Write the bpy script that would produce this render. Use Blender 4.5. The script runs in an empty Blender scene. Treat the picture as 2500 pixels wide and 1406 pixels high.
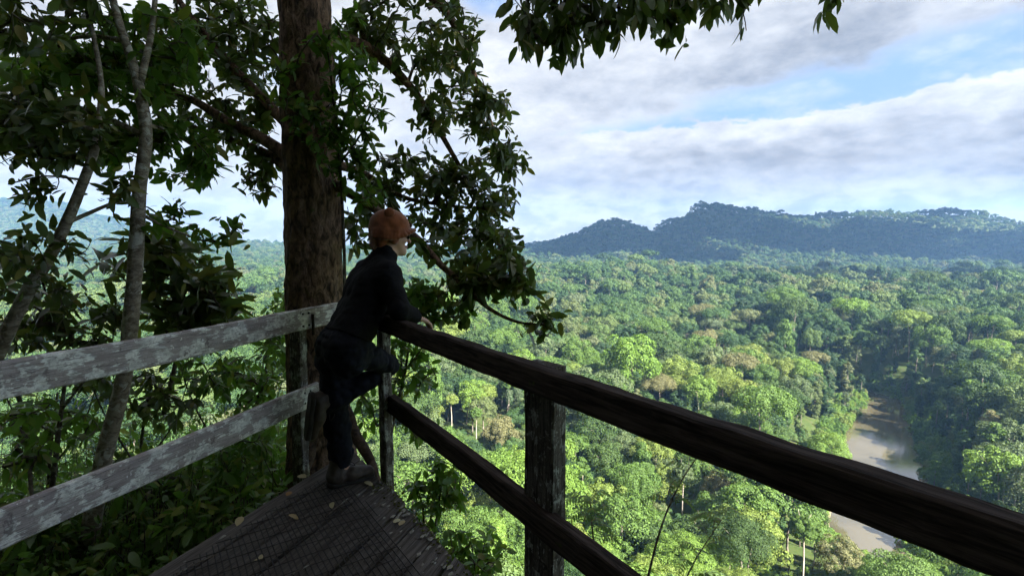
import bpy, math, random, time
import numpy as np
from mathutils import Matrix, Vector
T0 = time.time()
rng = np.random.default_rng(7)
random.seed(7)
S = bpy.context.scene
COL = S.collection
R = math.radians

# ------------------------------------------------------------------ camera
F_PX, HORIZON, EYE = 1250.0, 590.0, 1.42          # photo pixels (2500 wide), eye height over the deck
PITCH = math.atan((703 - HORIZON) / F_PX)
cam = bpy.data.cameras.new('camera'); camo = bpy.data.objects.new('camera', cam); COL.objects.link(camo)
cam.lens = 18.0; cam.sensor_width = 36.0; cam.clip_start = 0.05; cam.clip_end = 20000
camo.location = (0, 0, EYE); camo.rotation_euler = (math.pi / 2 - PITCH, 0, 0)
S.camera = camo

# ------------------------------------------------------------------ light
SUN_DIR = np.array([0.52, -0.60, 0.66]); SUN_DIR /= np.linalg.norm(SUN_DIR)
SUN_EL = math.asin(SUN_DIR[2]); SUN_AZ = math.atan2(SUN_DIR[0], SUN_DIR[1])
sun = bpy.data.lights.new('sun', 'SUN'); suno = bpy.data.objects.new('sun', sun); COL.objects.link(suno)
sun.energy = 5.0; sun.angle = R(0.53); sun.color = (1.0, 0.955, 0.87)
suno.rotation_euler = Vector(SUN_DIR).to_track_quat('Z', 'Y').to_euler()
S.view_settings.view_transform = 'Standard'; S.view_settings.look = 'None'
S.view_settings.exposure = 2.68; S.view_settings.gamma = 1.0; S.view_settings.use_curve_mapping = False
S.render.engine = 'CYCLES'
S.cycles.max_bounces = 8; S.cycles.diffuse_bounces = 6; S.cycles.glossy_bounces = 2
S.cycles.transmission_bounces = 3; S.cycles.transparent_max_bounces = 8; S.cycles.volume_bounces = 0
S.cycles.caustics_reflective = False; S.cycles.caustics_refractive = False
S.cycles.use_adaptive_sampling = True; S.cycles.adaptive_threshold = 0.02


class NT:
    """small helper to write node trees"""
    def __init__(s, tree): s.t = tree
    def n(s, typ, **kw):
        nd = s.t.nodes.new(typ)
        ins = kw.pop('ins', {})
        for k, v in kw.items(): setattr(nd, k, v)
        for k, v in ins.items(): s.put(nd.inputs[k], v)
        return nd
    def put(s, sock, v):
        if isinstance(v, bpy.types.NodeSocket): s.t.links.new(v, sock)
        elif isinstance(v, bpy.types.Node): s.t.links.new(v.outputs[0], sock)
        else: sock.default_value = v
    def m(s, op, a, b=0.0, c=0.0, clamp=False):
        nd = s.t.nodes.new('ShaderNodeMath'); nd.operation = op; nd.use_clamp = clamp
        for i, v in enumerate((a, b, c)): s.put(nd.inputs[i], v)
        return nd.outputs[0]
    def smooth(s, v, a, b, lo=0.0, hi=1.0):
        nd = s.n('ShaderNodeMapRange', interpolation_type='SMOOTHSTEP')
        for k, x in (('Value', v), ('From Min', a), ('From Max', b), ('To Min', lo), ('To Max', hi)): s.put(nd.inputs[k], x)
        return nd.outputs[0]
    def mix(s, f, a, b, blend='MIX'):
        nd = s.n('ShaderNodeMix', data_type='RGBA', blend_type=blend)
        s.put(nd.inputs[0], f)
        for i, v in ((6, a), (7, b)):
            s.put(nd.inputs[i], (*v, 1) if isinstance(v, tuple) and len(v) == 3 else v)
        return nd.outputs[2]
    def noise(s, vec, scale, detail=4.0, rough=0.55, dist=0.0):
        nd = s.n('ShaderNodeTexNoise', ins={'Scale': scale, 'Detail': detail, 'Roughness': rough, 'Distortion': dist})
        if vec is not None: s.put(nd.inputs['Vector'], vec)
        return nd.outputs[0]
    def ramp(s, f, stops):
        nd = s.n('ShaderNodeValToRGB'); e = nd.color_ramp.elements
        while len(e) < len(stops): e.new(0.5)
        for i, (p, c) in enumerate(stops): e[i].position = p; e[i].color = (*c, 1)
        s.put(nd.inputs[0], f)
        return nd.outputs[0]


def build_world():
    w = bpy.data.worlds.new('World'); S.world = w; w.use_nodes = True
    t = w.node_tree; t.nodes.clear(); k = NT(t)
    sky = k.n('ShaderNodeTexSky', sky_type='NISHITA', sun_disc=False, sun_elevation=SUN_EL, sun_rotation=SUN_AZ)
    sky.air_density = 1.0; sky.dust_density = 0.6; sky.ozone_density = 1.6
    d = k.n('ShaderNodeTexCoord').outputs['Generated']
    sp = k.n('ShaderNodeSeparateXYZ', ins={0: d})
    x, y, z = sp.outputs
    az = k.m('MULTIPLY', k.m('ARCTAN2', x, y), 57.2958)
    el = k.m('MULTIPLY', k.m('ARCSINE', z), 57.2958)
    zz = k.m('ADD', k.m('MAXIMUM', z, 0.0), 0.16)
    pl = k.n('ShaderNodeCombineXYZ', ins={0: k.m('DIVIDE', x, zz), 1: k.m('DIVIDE', y, zz), 2: 0.37})
    ang = k.n('ShaderNodeCombineXYZ', ins={0: k.m('MULTIPLY', az, 0.055), 1: k.m('MULTIPLY', el, 0.115), 2: 1.3})
    n1 = k.noise(pl, 0.9, 6, 0.55, 0.3)
    n2 = k.noise(ang, 1.5, 9, 0.56, 0.35)
    n3 = k.noise(ang, 4.6, 10, 0.6, 0.2)
    n4 = k.noise(ang, 11.0, 6, 0.6, 0.2)
    nn = k.m('ADD', k.m('MULTIPLY', n2, 0.6), k.m('MULTIPLY', n3, 0.4))
    puff = k.m('ADD', k.m('MULTIPLY', n3, 0.7), k.m('MULTIPLY', n4, 0.3))
    # the blue rift between two cloud decks: soft above, billowing edge below
    mid = k.m('ADD', k.m('MULTIPLY', k.m('SUBTRACT', az, 12), 0.105), 11.9)
    off = k.m('SUBTRACT', el, mid)
    wid = k.smooth(az, 4.0, 34.0, 0.0, 2.2)
    lo_edge = k.m('ADD', k.m('ADD', off, wid), k.m('MULTIPLY', k.m('SUBTRACT', puff, 0.5), 5.0))
    hi_edge = k.m('ADD', k.m('SUBTRACT', wid, off), k.m('MULTIPLY', k.m('SUBTRACT', nn, 0.5), 9.0))
    gap1 = k.m('MULTIPLY', k.smooth(lo_edge, 0.0, 0.55), k.smooth(hi_edge, -0.9, 1.3))
    def blob(a0, e0, ra, re, amp):
        da = k.m('DIVIDE', k.m('SUBTRACT', az, a0), ra); de = k.m('DIVIDE', k.m('SUBTRACT', el, e0), re)
        q = k.m('ADD', k.m('MULTIPLY', da, da), k.m('MULTIPLY', de, de))
        q = k.m('ADD', q, k.m('MULTIPLY', k.m('SUBTRACT', nn, 0.5), -2.6))
        return k.m('MULTIPLY', k.smooth(q, 1.25, 0.35), amp)
    gap = k.m('MAXIMUM', gap1, blob(-2.5, 27, 4.6, 4.8, 0.95))
    gap = k.m('MAXIMUM', gap, blob(7.5, 23.5, 5.5, 3.0, 0.62))
    gap = k.m('MAXIMUM', gap, blob(-22, 17, 7, 2.5, 0.35))
    # clouds: sunlit billows along the rift, grey bellies, mottled decks
    lit = k.m('MULTIPLY', k.smooth(lo_edge, -4.2, -0.1), k.smooth(off, 2.0, 0.0))
    lit = k.m('MULTIPLY', lit, k.smooth(az, 3, 18))
    b = k.m('ADD', 0.62, k.m('MULTIPLY', k.m('SUBTRACT', n2, 0.5), 1.15))
    b = k.m('ADD', b, k.m('MULTIPLY', k.m('SUBTRACT', puff, 0.5), 1.5))
    b = k.m('ADD', b, k.m('MULTIPLY', k.m('SUBTRACT', n1, 0.5), 0.5))
    b = k.m('ADD', b, k.m('MULTIPLY', lit, 0.26))
    under = k.m('MULTIPLY', k.smooth(off, 0.4, 2.6), k.smooth(off, 8.5, 4.0))
    under = k.m('MULTIPLY', under, k.m('MULTIPLY', k.smooth(az, 10, 24), k.smooth(az, 42, 31)))
    b = k.m('SUBTRACT', b, k.m('MULTIPLY', under, 0.34))
    grey = k.m('MULTIPLY', k.smooth(el, 3.0, 6.0), k.smooth(off, -2.2, -4.2))
    b = k.m('SUBTRACT', b, k.m('MULTIPLY', grey, 0.17))
    top = k.m('MULTIPLY', k.smooth(el, 16, 22), k.smooth(az, 22, 34)); b = k.m('SUBTRACT', b, k.m('MULTIPLY', top, 0.10))
    bright_left = k.m('MULTIPLY', k.smooth(az, 15, -2), k.smooth(el, 30, 8))
    b = k.m('ADD', b, k.m('MULTIPLY', bright_left, 0.14))
    low = k.m('MULTIPLY', k.smooth(el, 7.5, 2.5), k.smooth(puff, 0.45, 0.53))
    b = k.m('ADD', b, k.m('MULTIPLY', low, 0.18))
    b = k.m('MINIMUM', k.m('MAXIMUM', b, 0.0), 1.0)
    cloud = k.ramp(b, [(0.0, (1.15, 1.2, 1.34)), (0.25, (1.6, 1.64, 1.78)), (0.5, (2.16, 2.2, 2.32)), (0.75, (2.72, 2.74, 2.8)), (1.0, (3.3, 3.28, 3.25))])
    blue = k.mix(0.72, sky.outputs[0], (1.0, 1.45, 2.5))
    blue = k.mix(k.smooth(nn, 0.44, 0.68, 0.0, 0.5), blue, cloud)
    c = k.mix(gap, cloud, blue)
    bg = k.n('ShaderNodeBackground', ins={'Color': c, 'Strength': 0.05})
    out = k.n('ShaderNodeOutputWorld'); t.links.new(bg.outputs[0], out.inputs[0])
build_world()

# ------------------------------------------------------------------ numeric helpers
_c, _s = math.cos(PITCH), math.sin(PITCH)
def ray(px, py):
    u = (px - 1250) / F_PX; v = (703 - py) / F_PX
    return np.array([u, _c + v * _s, -_s + v * _c])
def at(px, py, Y):                      # the point at depth Y (metres along +Y) seen at a photo pixel
    r = ray(px, py); return np.array([0, 0, EYE]) + r * (Y / r[1])
def onz(px, py, z):
    r = ray(px, py); return np.array([0, 0, EYE]) + r * ((z - EYE) / r[2])
def project(P):
    P = np.atleast_2d(P) - np.array([0, 0, EYE])
    f = P[:, 1] * _c - P[:, 2] * _s; u = P[:, 1] * _s + P[:, 2] * _c
    f = np.where(f < 0.01, 0.01, f)
    return 1250 + F_PX * P[:, 0] / f, 703 - F_PX * u / f, f
def unit(a):
    a = np.asarray(a, float); return a / (np.linalg.norm(a, axis=-1, keepdims=True) + 1e-12)
def lerp(a, b, t): return a + (b - a) * t
def sstep(a, b, x):
    t = np.clip((x - a) / (b - a), 0, 1); return t * t * (3 - 2 * t)
def vnoise(P, seed=0):
    P = np.asarray(P, np.float64); i = np.floor(P).astype(np.int64); f = P - i; f = f * f * (3 - 2 * f)
    def h(a, b, c):
        n = (a * 374761393 + b * 668265263 + c * 2147483647 + seed * 974634777) & 0xffffffff
        n = ((n ^ (n >> 13)) * 1274126177) & 0xffffffff
        n = ((n ^ (n >> 15)) * 2246822519) & 0xffffffff
        return ((n ^ (n >> 16)) & 0xffff) / 65535.0
    out = 0
    for dx in (0, 1):
        for dy in (0, 1):
            for dz in (0, 1):
                w = (f[..., 0] if dx else 1 - f[..., 0]) * (f[..., 1] if dy else 1 - f[..., 1]) * (f[..., 2] if dz else 1 - f[..., 2])
                out = out + w * h(i[..., 0] + dx, i[..., 1] + dy, i[..., 2] + dz)
    return out * 2 - 1
def fbm(P, seed=0, oct=4):
    a, s, o = 1.0, 0.0, 0.0
    P = np.asarray(P, float)
    for k in range(oct): o = o + a * vnoise(P * 2 ** k + 17.3 * k, seed + k); s += a; a *= 0.5
    return o / s

# ------------------------------------------------------------------ mesh helpers
def make_mesh(name, V, faces, mat=None, smooth=False):
    """faces: list of int arrays, each (n, 3) or (n, 4)"""
    me = bpy.data.meshes.new(name)
    V = np.asarray(V, np.float32); faces = [np.asarray(f, np.int32) for f in faces if len(f)]
    me.vertices.add(len(V)); me.vertices.foreach_set('co', V.ravel())
    loops = np.concatenate([f.ravel() for f in faces]); tot = np.concatenate([np.full(len(f), f.shape[1], np.int32) for f in faces])
    start = np.concatenate([[0], np.cumsum(tot)[:-1]]).astype(np.int32)
    me.loops.add(len(loops)); me.loops.foreach_set('vertex_index', loops)
    me.polygons.add(len(tot)); me.polygons.foreach_set('loop_start', start)
    try: me.polygons.foreach_set('loop_total', tot)
    except Exception: pass
    me.polygons.foreach_set('use_smooth', np.full(len(tot), smooth))
    me.update(calc_edges=True); me.validate(clean_customdata=False)
    if mat: me.materials.append(mat)
    return me
def link(o, parent=None, M=None):
    """link an object; M is its world matrix; a parent is an unrotated Empty or mesh whose own world matrix is remembered in WM"""
    COL.objects.link(o)
    M = M if M is not None else Matrix.Identity(4)
    if parent is not None:
        o.parent = parent; o.matrix_basis = WM[parent.name].inverted() @ M
    else: o.matrix_basis = M
    WM[o.name] = M
    return o
WM = {}
def obj(name, me, parent=None, M=None, kind=None):
    o = bpy.data.objects.new(name, me); link(o, parent, M)
    if kind: o['kind'] = kind
    return o
def thing(name, label, cat, loc, group=None):
    o = bpy.data.objects.new(name, None); o.empty_display_size = 0.1
    link(o, None, Matrix.Translation(Vector(loc)))
    return tag(o, label, cat, group)
def tag(o, label, cat, group=None):
    o['label'] = label; o['category'] = cat
    if group: o['group'] = group
    return o
class MB:
    def __init__(s): s.V = []; s.F = {3: [], 4: []}; s.n = 0
    def add(s, V, *Fs):
        V = np.asarray(V, float).reshape(-1, 3); s.V.append(V)
        for f in Fs:
            f = np.asarray(f, int)
            if len(f): s.F[f.shape[1]].append(f + s.n)
        s.n += len(V)
    def mesh(s, name, mat=None, smooth=False):
        return make_mesh(name, np.concatenate(s.V), [np.concatenate(f) for f in s.F.values() if f], mat, smooth)
def tube(P, rad, sides=8, bump=None, cap=True):
    P = np.asarray(P, float); n = len(P); rad = np.broadcast_to(np.asarray(rad, float), (n,))
    T = np.gradient(P, axis=0); T = unit(T)
    ref = np.array([1.0, 0, 0]) if abs(T[0][0]) < 0.8 else np.array([0, 1.0, 0])
    U = np.zeros_like(P)
    u = unit(np.cross(T[0], ref))
    for i in range(n):
        u = unit(u - T[i] * np.dot(u, T[i])); U[i] = u
    W = np.cross(T, U)
    a = np.linspace(0, 2 * np.pi, sides, endpoint=False)
    rr = rad[:, None] * np.ones(sides)
    V = P[:, None] + rr[..., None] * (np.cos(a)[None, :, None] * U[:, None] + np.sin(a)[None, :, None] * W[:, None])
    if bump is not None:
        d = bump(V.reshape(-1, 3)).reshape(n, sides)
        V = V + (rr * d)[..., None] * (np.cos(a)[None, :, None] * U[:, None] + np.sin(a)[None, :, None] * W[:, None])
    i = np.arange(n - 1)[:, None] * sides; j = np.arange(sides)[None]; j2 = (j + 1) % sides
    F = np.stack([i + j, i + j2, i + sides + j2, i + sides + j], -1).reshape(-1, 4)
    V = V.reshape(-1, 3); tri = np.zeros((0, 3), int)
    if cap:
        k = len(V); V = np.vstack([V, P[:1], P[-1:]])
        t0 = np.stack([np.full(sides, k), j2[0], j[0]], -1); t1 = np.stack([np.full(sides, k + 1), (n - 1) * sides + j[0], (n - 1) * sides + j2[0]], -1)
        tri = np.vstack([t0, t1])
    return V, F, tri
def curve(pts, n):
    """Catmull-Rom through the points (rows may carry more than three numbers)"""
    P = np.asarray(pts, float); P = np.vstack([2 * P[0] - P[1], P, 2 * P[-1] - P[-2]])
    t = np.linspace(0, len(P) - 3 - 1e-6, n); i = t.astype(int); f = (t - i)[:, None]
    a, b, c, d = P[i], P[i + 1], P[i + 2], P[i + 3]
    return 0.5 * (2 * b + (c - a) * f + (2 * a - 5 * b + 4 * c - d) * f ** 2 + (3 * b - a - 3 * c + d) * f ** 3)

# ------------------------------------------------------------------ materials
def material(name):
    m = bpy.data.materials.new(name); m.use_nodes = True; t = m.node_tree; t.nodes.clear()
    k = NT(t); out = k.n('ShaderNodeOutputMaterial'); return m, k, out
def leaf_material(name, cols, transl=0.35, rough=0.45, spec=0.4, tcol=None, mottled=True):
    m, k, out = material(name)
    g = k.n('ShaderNodeNewGeometry'); oi = k.n('ShaderNodeObjectInfo')
    r = k.m('FRACT', k.m('ADD', g.outputs['Random Per Island'], k.m('MULTIPLY', oi.outputs['Random'], 7.31)))
    n = len(cols); c = k.ramp(r, [(i / max(1, n - 1), x) for i, x in enumerate(cols)])
    if mottled:
        tc = k.n('ShaderNodeTexCoord').outputs['Object']
        c = k.mix(k.smooth(k.noise(tc, 30, 3), 0.35, 0.75, 0.0, 0.35), c, (0.05, 0.06, 0.02))
    b = k.n('ShaderNodeBsdfPrincipled', ins={'Base Color': c, 'Roughness': rough, 'Specular IOR Level': spec})
    tr = k.n('ShaderNodeBsdfTranslucent', ins={'Color': k.mix(0.65, c, tcol or (0.16, 0.26, 0.025), 'MIX')})
    mx = k.n('ShaderNodeMixShader', ins={0: transl}); k.put(mx.inputs[1], b.outputs[0]); k.put(mx.inputs[2], tr.outputs[0])
    k.put(out.inputs[0], mx.outputs[0]); return m
def crown_material(name, a, b, obvar=0.0):
    """forest crowns: leaf sprays of one tree vary a little, trees vary by object"""
    m, k, out = material(name)
    g = k.n('ShaderNodeNewGeometry'); oi = k.n('ShaderNodeObjectInfo')
    if isinstance(a, list): c0 = k.ramp(oi.outputs['Random'], a)
    else: c0 = k.mix(oi.outputs['Random'], a, b)
    c = k.mix(k.m('MULTIPLY', g.outputs['Random Per Island'], 0.45), c0, k.mix(1.0, c0, (1.5, 1.35, 1.0), 'MULTIPLY'))
    hs = k.n('ShaderNodeHueSaturation', ins={'Color': c, 'Value': k.m('ADD', 0.78, k.m('MULTIPLY', g.outputs['Random Per Island'], 0.5))})
    d = k.n('ShaderNodeBsdfPrincipled', ins={'Base Color': hs.outputs[0], 'Roughness': 0.6, 'Specular IOR Level': 0.25})
    tr = k.n('ShaderNodeBsdfTranslucent', ins={'Color': k.mix(1.0, hs.outputs[0], (1.35, 1.45, 0.6), 'MULTIPLY')})
    mx = k.n('ShaderNodeMixShader', ins={0: 0.25}); k.put(mx.inputs[1], d.outputs[0]); k.put(mx.inputs[2], tr.outputs[0])
    k.put(out.inputs[0], mx.outputs[0]); return m
def wood_material(name, base, dark, lichen=0.0, lichen_col=(0.42, 0.43, 0.40), rough=0.93, moss=0.0, lscale=9.0):
    m, k, out = material(name)
    tc = k.n('ShaderNodeTexCoord').outputs['Object']
    mp = k.n('ShaderNodeMapping', ins={'Vector': tc, 'Scale': (1.6, 22, 22)})
    gr = k.noise(mp, 3.0, 8, 0.65, 0.6)
    fib = k.noise(k.n('ShaderNodeMapping', ins={'Vector': tc, 'Scale': (3, 130, 130)}), 2.0, 3, 0.6)
    c = k.mix(k.smooth(gr, 0.32, 0.66), dark, base)
    c = k.mix(k.smooth(fib, 0.45, 0.7, 0.0, 0.45), c, tuple(x * 0.4 for x in dark))
    h = k.m('ADD', k.m('MULTIPLY', gr, 0.6), k.m('MULTIPLY', fib, 0.4))
    if lichen > 0:
        wv = k.n('ShaderNodeMapping', ins={'Vector': tc, 'Scale': (1.15, 1.3, 1.5)})
        n = k.noise(wv, lscale, 6, 0.55, 1.0)
        vor = k.n('ShaderNodeTexVoronoi', feature='SMOOTH_F1', ins={'Scale': lscale * 1.5, 'Smoothness': 0.35})
        k.put(vor.inputs['Vector'], k.mix(0.12, wv.outputs[0], k.n('ShaderNodeTexNoise', ins={'Scale': 14.0, 'Detail': 5.0}).outputs['Color']))
        v = k.m('ADD', n, k.m('MULTIPLY', k.m('SUBTRACT', 0.42, vor.outputs['Distance']), 0.55))
        msk = k.smooth(v, 0.60 - 0.2 * lichen, 0.64 - 0.2 * lichen)
        tone = k.noise(wv, lscale * 2.6, 5, 0.6)
        lc = k.mix(k.smooth(tone, 0.35, 0.65), lichen_col, tuple(x * 0.62 for x in lichen_col))
        edge = k.smooth(k.m('ABSOLUTE', k.m('SUBTRACT', v, 0.62 - 0.2 * lichen)), 0.035, 0.0)
        c = k.mix(msk, c, lc)
        c = k.mix(k.m('MULTIPLY', edge, 0.5), c, (0.5, 0.52, 0.5))
        spk = k.noise(tc, lscale * 9, 4, 0.65); c = k.mix(k.smooth(spk, 0.52, 0.62, 0.0, 0.55), c, tuple(x * 0.9 for x in dark))
        spk2 = k.noise(k.n('ShaderNodeMapping', ins={'Vector': tc, 'Location': (9, 1, 5)}), lscale * 5, 5, 0.65); c = k.mix(k.smooth(spk2, 0.60, 0.65, 0.0, 0.8), c, lichen_col)
        crk = k.noise(k.n('ShaderNodeMapping', ins={'Vector': tc, 'Scale': (1.1, 30, 30)}), 2.2, 3, 0.5, 0.4); c = k.mix(k.smooth(k.m('ABSOLUTE', k.m('SUBTRACT', crk, 0.5)), 0.012, 0.0, 0.0, 0.85), c, tuple(x * 0.25 for x in dark))
        v2 = k.noise(k.n('ShaderNodeMapping', ins={'Vector': tc, 'Location': (4, 3, 2)}), lscale * 1.7, 5, 0.6, 0.5)
        c = k.mix(k.m('MULTIPLY', k.smooth(v2, 0.6, 0.66), 0.85), c, tuple(x * 0.55 for x in dark))
    if moss > 0:
        mo = k.noise(tc, 13, 5, 0.6)
        c = k.mix(k.smooth(mo, 0.68 - 0.2 * moss, 0.78 - 0.2 * moss, 0.0, 0.9), c, (0.05, 0.065, 0.012))
    bp = k.n('ShaderNodeBump', ins={'Strength': 0.55, 'Distance': 0.01, 'Height': h})
    b = k.n('ShaderNodeBsdfPrincipled', ins={'Base Color': c, 'Roughness': rough, 'Specular IOR Level': 0.1, 'Normal': bp.outputs[0]})
    k.put(out.inputs[0], b.outputs[0]); return m
def bark_material(name, light, dark, stretch=(7, 7, 1.7), scale=6.0, rings=False, moss=0.0, spots=None):
    m, k, out = material(name)
    tc = k.n('ShaderNodeTexCoord').outputs['Object']
    mp = k.n('ShaderNodeMapping', ins={'Vector': tc, 'Scale': stretch})
    n = k.noise(mp, scale, 8, 0.65, 0.8); f = k.noise(mp, scale * 4, 5, 0.6)
    c = k.mix(k.smooth(n, 0.34, 0.66), dark, light)
    c = k.mix(k.smooth(f, 0.5, 0.75, 0.0, 0.7), c, tuple(x * 0.4 for x in dark))
    h = k.m('ADD', k.m('MULTIPLY', n, 0.7), k.m('MULTIPLY', f, 0.3))
    if spots:
        s = k.noise(tc, 11, 6, 0.6, 1.0); c = k.mix(k.smooth(s, 0.53, 0.60, 0.0, 0.9), c, spots)
    if moss > 0:
        s = k.noise(tc, 7, 6, 0.65); c = k.mix(k.smooth(s, 0.70 - 0.2 * moss, 0.80 - 0.2 * moss, 0.0, 0.85), c, (0.055, 0.07, 0.012))
    bp = k.n('ShaderNodeBump', ins={'Strength': 0.8, 'Distance': 0.02, 'Height': h})
    b = k.n('ShaderNodeBsdfPrincipled', ins={'Base Color': c, 'Roughness': 0.9, 'Specular IOR Level': 0.2, 'Normal': bp.outputs[0]})
    k.put(out.inputs[0], b.outputs[0]); return m
def plain_material(name, col, rough=0.8, spec=0.3, nscale=0, amount=0.3, bump=0.0, sheen=0.0):
    m, k, out = material(name)
    c = (*col, 1); ins = {'Roughness': rough, 'Specular IOR Level': spec, 'Sheen Weight': sheen}
    if nscale:
        tc = k.n('ShaderNodeTexCoord').outputs['Object']
        n = k.noise(tc, nscale, 6, 0.6)
        c = k.mix(k.smooth(n, 0.3, 0.7), tuple(x * (1 - amount) for x in col), tuple(min(1, x * (1 + amount)) for x in col))
        if bump: ins['Normal'] = k.n('ShaderNodeBump', ins={'Strength': bump, 'Distance': 0.01, 'Height': n}).outputs[0]
    ins['Base Color'] = c
    b = k.n('ShaderNodeBsdfPrincipled', ins=ins); k.put(out.inputs[0], b.outputs[0]); return m

M_LEAF_DARK = leaf_material('leaf_dark_glossy', [(0.045, 0.070, 0.030), (0.066, 0.102, 0.038), (0.092, 0.132, 0.046), (0.10, 0.14, 0.045), (0.24, 0.19, 0.04)], 0.28, 0.38, 0.5)
M_LEAF_MID = leaf_material('leaf_mid_green', [(0.05, 0.11, 0.022), (0.085, 0.175, 0.030), (0.11, 0.205, 0.035), (0.12, 0.21, 0.035), (0.26, 0.23, 0.04)], 0.45, 0.42, 0.45, (0.14, 0.30, 0.02))
M_LEAF_LIGHT = leaf_material('leaf_light_green', [(0.05, 0.12, 0.02), (0.07, 0.15, 0.025), (0.09, 0.16, 0.03)], 0.4, 0.42, 0.4, (0.2, 0.34, 0.03))
M_LEAF_DEAD = leaf_material('leaf_dead', [(0.30, 0.21, 0.09), (0.24, 0.13, 0.05), (0.36, 0.30, 0.16), (0.42, 0.38, 0.24)], 0.1, 0.7, 0.2, (0.3, 0.2, 0.05), False)
M_TWIG = plain_material('twig_bark', (0.10, 0.085, 0.065), 0.9, 0.2, 30, 0.4)
M_BARK_BIG = bark_material('big_bark', (0.29, 0.18, 0.125), (0.036, 0.023, 0.017), (9, 9, 4.2), 2.4, spots=None, moss=0.35)
M_BARK_ROOT = bark_material('mossy_root_bark', (0.10, 0.065, 0.045), (0.025, 0.017, 0.013), (7, 7, 7), 3.0, moss=0.75)
M_BARK_THIN = bark_material('thin_bark', (0.40, 0.34, 0.275), (0.15, 0.118, 0.09), (5, 5, 9), 3.0, spots=(0.52, 0.49, 0.44), moss=0.15)
M_BARK_BRANCH = bark_material('branch_bark', (0.13, 0.105, 0.08), (0.05, 0.04, 0.03), (5, 5, 5), 4.0, spots=(0.25, 0.24, 0.20))
M_BARK_PALE = bark_material('pale_bark', (0.27, 0.24, 0.19), (0.13, 0.105, 0.08), (1, 1, .25), 1.2)
M_BARK_WHITE = bark_material('whitish_bark', (0.52, 0.46, 0.38), (0.28, 0.24, 0.19), (1, 1, .25), 1.2)
M_WOOD_LICHEN = wood_material('lichen_board', (0.44, 0.395, 0.385), (0.29, 0.25, 0.25), 0.68, (0.80, 0.79, 0.76), lscale=7.5)
M_WOOD_DARK = wood_material('dark_rail', (0.066, 0.049, 0.042), (0.010, 0.0075, 0.0065), moss=0.05)
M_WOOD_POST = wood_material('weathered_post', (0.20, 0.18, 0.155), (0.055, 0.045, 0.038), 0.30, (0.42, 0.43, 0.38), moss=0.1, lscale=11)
M_WOOD_BLACK = wood_material('dark_post', (0.11, 0.097, 0.085), (0.025, 0.021, 0.018), 0.08, (0.20, 0.20, 0.18), moss=0.05, lscale=9)
M_PLANK = wood_material('deck_plank', (0.14, 0.125, 0.115), (0.055, 0.048, 0.044), 0.0, (0.20, 0.19, 0.17), moss=0.12, lscale=13)
M_WIRE = plain_material('rusty_wire', (0.014, 0.012, 0.011), 0.7, 0.3)
M_LICHEN = plain_material('lichen_flake', (0.23, 0.22, 0.19), 0.95, 0.1, 60, 0.3)
M_MOSS = plain_material('moss', (0.075, 0.085, 0.016), 0.95, 0.1, 40, 0.5, 0.8)

# ------------------------------------------------------------------ terrain
RIVER = np.array([(170, 462), (225, 440), (268, 412), (283, 382), (252, 338), (222, 300), (200, 268), (182, 244), (160, 218), (143, 199), (141, 184), (150, 168), (175, 150), (230, 140)], float)
RIVER_Z = -118.0
RC = curve(RIVER, 160)
RW = np.interp(np.linspace(0, 1, 160), [0, .2, .28, .4, .52, .62, .72, 1], [5, 8, 12, 17, 18, 13, 8, 8])
def river_dist(x, y):
    x = np.atleast_1d(x).ravel(); y = np.atleast_1d(y).ravel(); out = np.full(len(x), 1e6)
    near = (x > 60) & (x < 520) & (y > 60) & (y < 600)
    if near.any():
        d = np.hypot(x[near][:, None] - RC[None, :, 0], y[near][:, None] - RC[None, :, 1]) - RW[None]
        out[near] = d.min(1)
    return out
MX = np.array([-4000, 1000, 1250, 1330, 1400, 1450, 1500, 1550, 1585, 1600, 1625, 1680, 1692, 1750, 1800, 1850, 1940, 1990, 2130, 2200, 2260, 2310, 2340, 2400, 2500, 2800, 3400, 6000], float)
MYP = np.array([612, 612, 607, 595, 576, 548, 541, 556, 582, 560, 540, 533, 500, 508, 514, 524, 534, 525, 523, 529, 518, 517, 540, 553, 578, 590, 560, 600], float)
LX = np.array([-6000, -1500, -400, 0, 100, 150, 250, 300, 400, 520, 700, 1250, 6000], float)
LYP = np.array([560, 520, 508, 501, 499, 506, 533, 552, 585, 600, 608, 612, 612], float)
CX = np.array([-6000, 300, 400, 450, 500, 560, 620, 690, 850, 1000, 1250, 6000], float)
CYP = np.array([615, 612, 592, 572, 571, 587, 592, 598, 606, 609, 612, 612], float)
def ridge(x, y, X, YP, depth, canopy, front, back):
    px = 1250 + F_PX * x / depth
    top = EYE + (HORIZON - np.interp(px, X, YP)) / F_PX * depth - canopy
    t = np.where(y < depth, sstep(depth - front, depth, y), sstep(depth + back, depth, y))
    return top, t
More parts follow.
